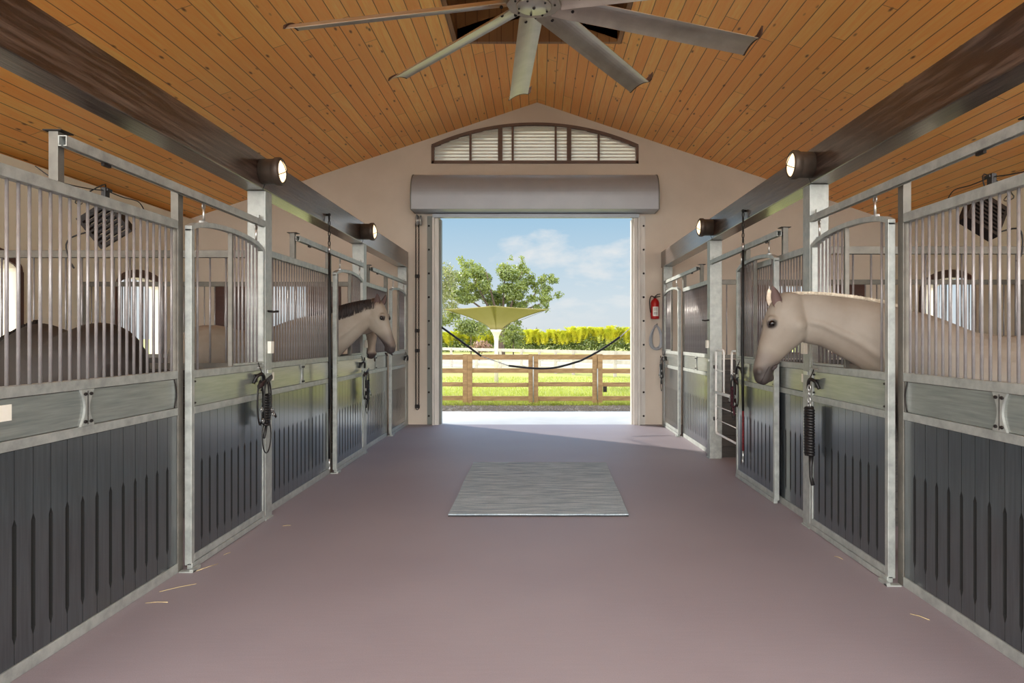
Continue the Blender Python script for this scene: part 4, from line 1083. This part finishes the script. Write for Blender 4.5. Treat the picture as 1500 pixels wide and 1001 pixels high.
for i, (a, b_) in enumerate(xs[1:4]):
    lab = ['left', 'middle', 'right'][i]
    p = thing('fence_post', 'wooden fence post, %s one of three seen through the doorway' % lab, 'fence post', ((a + b_) / 2, FY + .06, 0), 'fence posts'); o = Vector(p.location)
    MB(o).box(a + .01, b_ - .01, FY + .025, FY + .12, 0, 1.12).build('post', MAT['fence'], p, .004)
    xm = (a + b_) / 2
    if i: MB(o).tube([(xm, FY - .055, .02 if i == 1 else .10), (xm, FY - .055, 1.08 if i == 1 else .80)], .013, 8).build('drop_bolt', MAT['galv'], p)
tag(MB((fx(885), FY - .06, .3)).box(fx(883), fx(888.5), FY - .08, FY - .046, .27, .40).build('latch_box', MAT['iron'], None, .005), 'small dark box on the rightmost fence panel', 'box')

# far rail fence
P0, P1 = Vector((3.35, 25.5, 0)), Vector((-4.6, 35.0, 0))
dv = P1 - P0
pt = []
for px in (901, 870, 840, 814, 790, 764, 733, 698, 661, 630):
    m_ = (px - 787) / 1000     # intersect P0 + u dv with x = m y
    u = (m_ * P0.y - P0.x) / (dv.x - m_ * dv.y); pt.append(P0 + dv * u)
pt = [pt[0] - (pt[1] - pt[0])] + pt
wl = ['off to the right', 'rightmost', 'second from the right', 'third from the right', 'right of the middle', 'behind the middle post', 'left of the middle', 'right of the parasol pole', 'behind the parasol pole', 'left of the pole', 'leftmost']
for i, p in enumerate(pt):
    t = thing('paddock_fence_post', 'pale far paddock fence post with its rails, %s' % wl[i], 'fence post', p, 'far paddock fence'); o = Vector(p)
    MB(o).box(p.x - .06, p.x + .06, p.y - .06, p.y + .06, -.3, 1.0).build('post', MAT['fencefar'], t)
    if i < len(pt) - 1:
        q = pt[i + 1]; dn_ = (q - p).normalized(); nn = Vector((-dn_.y, dn_.x, 0)) * .02
        for z0, z1 in ((.86, 1.0), (.50, .64), (.15, .28)):
            a, b_ = p + dn_ * .062, q - dn_ * .062
            MB(o).add([a - nn + Vector((0, 0, z0)), b_ - nn + Vector((0, 0, z0)), b_ + nn + Vector((0, 0, z0)), a + nn + Vector((0, 0, z0)), a - nn + Vector((0, 0, z1)), b_ - nn + Vector((0, 0, z1)), b_ + nn + Vector((0, 0, z1)), a + nn + Vector((0, 0, z1))],
                      [(0, 1, 2, 3), (4, 7, 6, 5), (0, 4, 5, 1), (1, 5, 6, 2), (2, 6, 7, 3), (3, 7, 4, 0)]).build('rail', MAT['fencefar'], t)

# inverted fabric canopy on a pole
cx, cy = -1.38, 23.0; hw = 1.76
t = thing('canopy_umbrella', 'olive fabric inverted canopy on a white pole on the lawn', 'canopy', (cx, cy, 0)); o = Vector(t.location)
MB(o).lathe([(.07, -.02), (.07, 1.40), (.09, 1.55), (.15, 1.68), (.20, 1.76), (.15, 1.78)], (cx, cy, 0), 'z', 20).build('pole', MAT['guide'], t)
cor = [Vector((cx - hw, cy, 2.46)), Vector((cx, cy - hw, 2.50)), Vector((cx + hw, cy, 2.46)), Vector((cx, cy + hw, 2.50))]
vs = []; fs = []; n = 14; ctr = Vector((cx, cy, 1.74))
for qi in range(4):
    A, B = cor[qi], cor[(qi + 1) % 4]; b0 = len(vs)
    for i in range(n + 1):
        u = i / n     # out from centre
        for j in range(n + 1):
            v_ = j / n
            e = A.lerp(B, v_); pull = .16 * math.sin(PI * v_); e = e.lerp(Vector((cx, cy, e.z)), pull); e.z -= .10 * math.sin(PI * v_) * 0
            p = Vector((cx + (e.x - cx) * (.09 + .91 * u), cy + (e.y - cy) * (.09 + .91 * u), 0))
            ridge = abs(2 * v_ - 1)
            p.z = 1.74 + (e.z - 1.74) * (u ** (.62))
            vs.append(p)
    for i in range(n):
        for j in range(n):
            a = b0 + i * (n + 1) + j; fs.append((a, a + 1, a + n + 2, a + n + 1))
k = MB(o); k.add(vs, fs, True); cn = k.build('canopy', MAT['canopy'], t)
so = cn.modifiers.new('s', 'SOLIDIFY'); so.thickness = .008
k = MB(o)
for c in (cor[0], cor[2], cor[3]): k.tube([Vector((cx, cy, 1.80)) + (c - Vector((cx, cy, c.z))) * .05, c + (c - Vector((cx, cy, c.z))) * .04 + Vector((0, 0, .03))], .007, 6)
k.build('struts', MAT['galv_dark'], t)

# foliage ---------------------------------------------------------------
def leaves(k, blobs, n, size, flat=.6):
    tot = sum(b[1][0] * b[1][1] + b[1][2] * b[1][0] for b in blobs)
    for (c, r) in blobs:
        m_ = int(n * (r[0] * r[1] + r[2] * r[0]) / tot)
        for i in range(m_):
            while True:
                d = Vector((U(-1, 1), U(-1, 1), U(-1, 1)))
                if .02 < d.length < 1: break
            d = d.normalized() * (d.length ** .8)
            p = Vector(c) + Vector((d.x * r[0], d.y * r[1], d.z * r[2])) + Vector((U(-1, 1), U(-1, 1), U(-1, 1))) * size * .8
            nrm_ = (d + Vector((U(-1, 1), U(-1, 1), U(-1, 1.4))) * .9).normalized(); a = nrm_.orthogonal().normalized()
            a = (Quaternion(nrm_, U(0, 6.28)) @ a); b = nrm_.cross(a); s = size * U(.6, 1.3)
            k.add([p - a * s * .5, p + b * s * .28, p + a * s * .5, p - b * s * .28], [(0, 1, 2, 3)])
def tree(name, label, base, trunk, branches, blobs, n, size, leafm, cat='tree'):
    t = thing(name, label, cat, base); o = Vector(base)
    k = MB(o)
    for pts, rs in [trunk] + branches: k.tube([Vector(p) for p in pts], rs, 8)
    k.build('trunk', MAT['bark'], t)
    k = MB(o); leaves(k, blobs, n, size); k.build('foliage', MAT[leafm], t)
    return t
TY = 50.0
def W(px, py, Y): return Vector(((px - 787) / 1000 * Y, Y, 1.5 - (py - 495) / 1000 * Y))
random.seed(21)
blobs = []
for (px, py, rx, rz_) in ((668, 412, .85, .6), (690, 398, .8, .55), (712, 408, .9, .7), (700, 425, 1.0, .7), (735, 395, .9, .6), (752, 412, 1.0, .8), (765, 397, .8, .5), (775, 415, .7, .6), (793, 418, .55, .45), (803, 412, .5, .35), (808, 428, .5, .4), (790, 436, .6, .4), (745, 432, 1.1, .6), (720, 438, 1.0, .5), (680, 438, .9, .5), (762, 440, .9, .4), (660, 455, .6, .8), (650, 470, .6, .7), (797, 447, .5, .3), (672, 425, .7, .6), (686, 384, .4, .3), (760, 384, .35, .25), (655, 425, .7, .8), (738, 492, .5, .5), (748, 478, .4, .4), (715, 478, .4, .4)):
    for j in range(7):
        c = W(px + U(-13, 13), py + U(-10, 10), TY + U(-2.4, 2.4)); q_ = U(.25, .5); blobs.append((c, (rx * q_ * 1.1, rx * q_, rz_ * q_)))
bs = W(735, 512, TY); bs.z = 0
br = []
for (px, py) in ((690, 400), (712, 398), (740, 390), (765, 398), (795, 420), (805, 440), (675, 430), (760, 430), (660, 450)):
    m_ = W(735 + (px - 735) * .35, 458, TY); e = W(px, py, TY + U(-1.5, 1.5)); br.append(([W(735, 485, TY), m_, e], [.14, .09, .025]))
tree('shade_tree', 'spreading green shade tree behind the olive canopy', bs, ([bs, W(733, 500, TY), W(735, 483, TY)], [.3, .24, .2]), br, blobs, 22000, .20, 'leaf_tree')
bs = W(640, 512, 44); bs.z = 0; blobs = [(W(px, py, 44 + U(-1, 1)), (.75, .75, .6)) for px, py in ((635, 400), (648, 395), (640, 415), (652, 420), (640, 435), (655, 440), (645, 455), (630, 425), (655, 405), (625, 440))]
tree('thin_leaved_tree', 'sparse grey-green tree partly cut off by the left door frame', bs, ([bs, W(640, 460, 44), W(642, 420, 44)], [.2, .16, .1]), [([W(640, 450, 44), W(655, 405, 44)], [.08, .02]), ([W(640, 440, 44), W(630, 395, 44)], [.08, .02])], blobs, 3200, .17, 'leaf_grey')
# bushes
def bush(label, px, py, Y, rx, rz_, n, size, lm, name='shrub'):
    c = W(px, py, Y); b = Vector((c.x, c.y, 0)); t = thing(name, label, 'shrub', b)
    k = MB(b); k.tube([b, b + Vector((0, 0, c.z))], [.06, .03], 6)
    k.build('stem', MAT['bark'], t); k = MB(b)
    leaves(k, [(c + Vector((U(-rx, rx) * .5, U(-.5, .5), U(-rz_, rz_) * .4)), (rx * .6, .6, rz_ * .7)) for _ in range(7)], n, size)
    k.build('foliage', MAT[lm], t)
bush('pinkish bush behind the fence left of the canopy pole', 702, 508, 46, .9, .42, 900, .16, 'leaf_pink')
bush('dense green bush under the shade tree left of the pole', 690, 480, 60, 1.6, .9, 1800, .25, 'leaf_tree')
bush('rounded green bush right of the canopy pole', 752, 492, 56, .9, 1.1, 1600, .22, 'leaf_tree')
# hedge
random.seed(31); k = MB((0, 72, 0)); k2 = MB((0, 72, 0))
x = -16.
while x < 14:
    top = 2.15 + U(-.25, .3) + (.35 if x > 3.5 else 0) + (.0 if x > -4 else -.1)
    cyy = 72 + U(-.6, .6)
    for j in range(26):           # arching palm fronds
        a = U(0, 2 * PI); ln = U(.6, 1.1); b0 = Vector((x + U(-.3, .3), cyy + U(-.3, .3), top * U(.35, .75)))
        dr = Vector((math.cos(a), math.sin(a) - .3, 0)); pts_ = [b0 + dr * ln * u * .75 + Vector((0, 0, (top - b0.z + .2) * (1.35 * u - .55 * u * u))) for u in (0, .33, .66, 1)]
        for i in range(3):
            for m_ in range(4):
                p = pts_[i].lerp(pts_[i + 1], m_ / 4); tg = (pts_[i + 1] - pts_[i]).normalized(); sd = tg.cross(Vector((0, 0, 1))).normalized()
                for s in (-1, 1):
                    q = p + sd * s * .22 + tg * .16 - Vector((0, 0, .06)); w = tg * .05
                    k.add([p - w, p + w, q], [(0, 1, 2)])
    x += .42
leaves(k2, [((xx, 72.4 + U(-.5, .5), .85 + U(-.3, .3)), (.7, .7, .9)) for xx in [-16 + .5 * i for i in range(60)]], 14000, .26)
t = thing('hedge', 'long yellow-green palm hedge beyond the paddock fences', 'hedge', (0, 72, 0))
for kk, nm, mm in ((k, 'bright_fronds', 'leaf_hedge'), (k2, 'lower_leaves', 'leaf_hedgelow')):
    ob = kk.build(nm, MAT[mm], t); ob.location = Vector((0, 0, 0)); ob['kind'] = 'stuff'
# distant tree line
random.seed(41)
def conifer(c, h, w, label, i):
    t = thing('distant_conifer', label, 'tree', c, 'trees on the horizon'); k = MB(c); k.tube([c, c + Vector((0, 0, h * .95))], [.25, .05], 6); k.build('trunk', MAT['bark'], t)
    k = MB(c); lv = 9
    for j in range(lv):
        z = h * (.12 + .85 * j / lv); r = w * (1 - j / lv) + .15
        for q in range(26):
            a = U(0, 6.28); p = c + Vector((0, 0, z + U(-.2, .2) * h * .1)); e = p + Vector((math.cos(a) * r * U(.6, 1), math.sin(a) * r * U(.6, 1), -.08 * h * U(.3, 1)))
            sd = Vector((-math.sin(a), math.cos(a), .4)) * r * .28
            k.add([p, e - sd, e + sd], [(0, 1, 2)])
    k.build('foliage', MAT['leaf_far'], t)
cl = ['left of the doorway centre, small', 'just right of the canopy', 'above the hedge near the canopy', 'near the centre', 'tallest pointed one right of centre', 'right of the tallest', 'toward the right door frame', 'nearest the right door frame']
for i, (px, py) in enumerate(((742, 484), (771, 481), (786, 480), (805, 482), (838, 478), (851, 480), (873, 483), (905, 484))):
    DY = 120 + 4 * i; c = W(px, py, DY); h = c.z; conifer(Vector((c.x, DY, 0)), h + .3, h * .28, 'hazy distant conifer on the horizon, ' + cl[i], i)
for i, (px, py, w_) in enumerate(((735, 492, 3.5), (760, 492, 3), (792, 491, 3), (820, 491, 3), (845, 490, 4), (865, 488, 4), (888, 487, 4), (912, 486, 4), (932, 487, 4), (700, 490, 4), (665, 488, 4))):
    DY = 160 + 9 * i; c = W(px, py, DY); t = thing('distant_tree', 'hazy rounded tree on the horizon, number %d in from the right side' % (11 - i) if 0 else 'hazy rounded trees along the horizon above the hedge', 'tree', (c.x, DY, 0), 'rounded trees on the horizon')
    b = Vector((c.x, DY, 0)); MB(b).tube([b, b + Vector((0, 0, c.z))], [.4, .2], 6).build('trunk', MAT['bark'], t)
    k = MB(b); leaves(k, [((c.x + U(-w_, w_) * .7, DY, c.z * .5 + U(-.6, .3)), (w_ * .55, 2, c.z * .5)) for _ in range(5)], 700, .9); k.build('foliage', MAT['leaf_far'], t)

# ------------------------------------------------------------------ sky, sun, camera
wd = bpy.data.worlds.new('world'); sc.world = wd; wd.use_nodes = True; nt = wd.node_tree; nt.nodes.clear()
tc = nd(nt, 'ShaderNodeTexCoord'); sp = nd(nt, 'ShaderNodeSeparateXYZ'); nt.links.new(tc.outputs['Generated'], sp.inputs[0])
X_, Y_, Z_ = sp.outputs
zc_ = mth(nt, 'MAXIMUM', Z_, 0.0)
cr = nd(nt, 'ShaderNodeValToRGB'); el = cr.color_ramp.elements
el[0].position = 0; el[0].color = s2l((226, 234, 238)); el[1].position = 1; el[1].color = s2l((96, 150, 205))
for p, c in ((.05, (220, 234, 242)), (.11, (200, 224, 240)), (.18, (168, 208, 236)), (.4, (130, 182, 224))):
    e = el.new(p); e.color = s2l(c)
nt.links.new(zc_, cr.inputs[0])
mp = nd(nt, 'ShaderNodeMapping'); mp.inputs['Location'].default_value = (SKYX, 0, SKYY); mp.inputs['Scale'].default_value = (1, 1, 2.6); nt.links.new(tc.outputs['Generated'], mp.inputs[0])
cl_ = noise(nt, mp.outputs[0], 3.6, 8, .55, .15); cm_ = ramp(nt, cl_, .50, .60); cm_ = mth(nt, 'MULTIPLY', cm_, ramp(nt, zc_, .0, .05, .0, .92))
skyc = mixc(nt, cm_, cr.outputs[0], s2l((252, 250, 247)))
skyc = mixc(nt, ramp(nt, Y_, .2, -.2), skyc, s2l((252, 250, 246)))
bg = nd(nt, 'ShaderNodeBackground'); nt.links.new(skyc, bg.inputs[0])
hi_ = ramp(nt, Z_, .45, .85, 1, .25)
nt.links.new(mth(nt, 'ADD', mth(nt, 'ADD', SKY_F, mth(nt, 'MULTIPLY', ramp(nt, Y_, .25, -.35, 0, SKY_FILL - SKY_F), hi_)), mth(nt, 'MULTIPLY', ramp(nt, Y_, -.1, .2), ramp(nt, Z_, .27, .45, 0, 1.3))), bg.inputs[1])  # sky raised behind the camera and high in front, added to fill the interior
ow = nd(nt, 'ShaderNodeOutputWorld'); nt.links.new(bg.outputs[0], ow.inputs[0])

sl_ = bpy.data.lights.new('sun', 'SUN'); sl_.energy = SUN; sl_.angle = math.radians(1.5); sl_.color = (1, .93, .82)
so_ = bpy.data.objects.new('sun', sl_); C.objects.link(so_); so_.rotation_euler = Vector((1.3, -1, -.66)).to_track_quat('-Z', 'Y').to_euler(); so_.location = (-20, 30, 15)

cam = bpy.data.cameras.new('camera'); co = bpy.data.objects.new('camera', cam); C.objects.link(co)
co.location = (0, 0, 1.5); co.rotation_euler = (PI / 2, 0, 0); cam.sensor_width = 36; cam.lens = 24
cam.shift_x = (750 - 787) / 1500; cam.shift_y = -(500.5 - 495) / 1500; cam.clip_start = .05; cam.clip_end = 2000
sc.camera = co
sc.view_settings.view_transform = 'Standard'; sc.view_settings.look = 'None'; sc.view_settings.gamma = 1; sc.view_settings.use_curve_mapping = False
sc.view_settings.exposure = EXPO
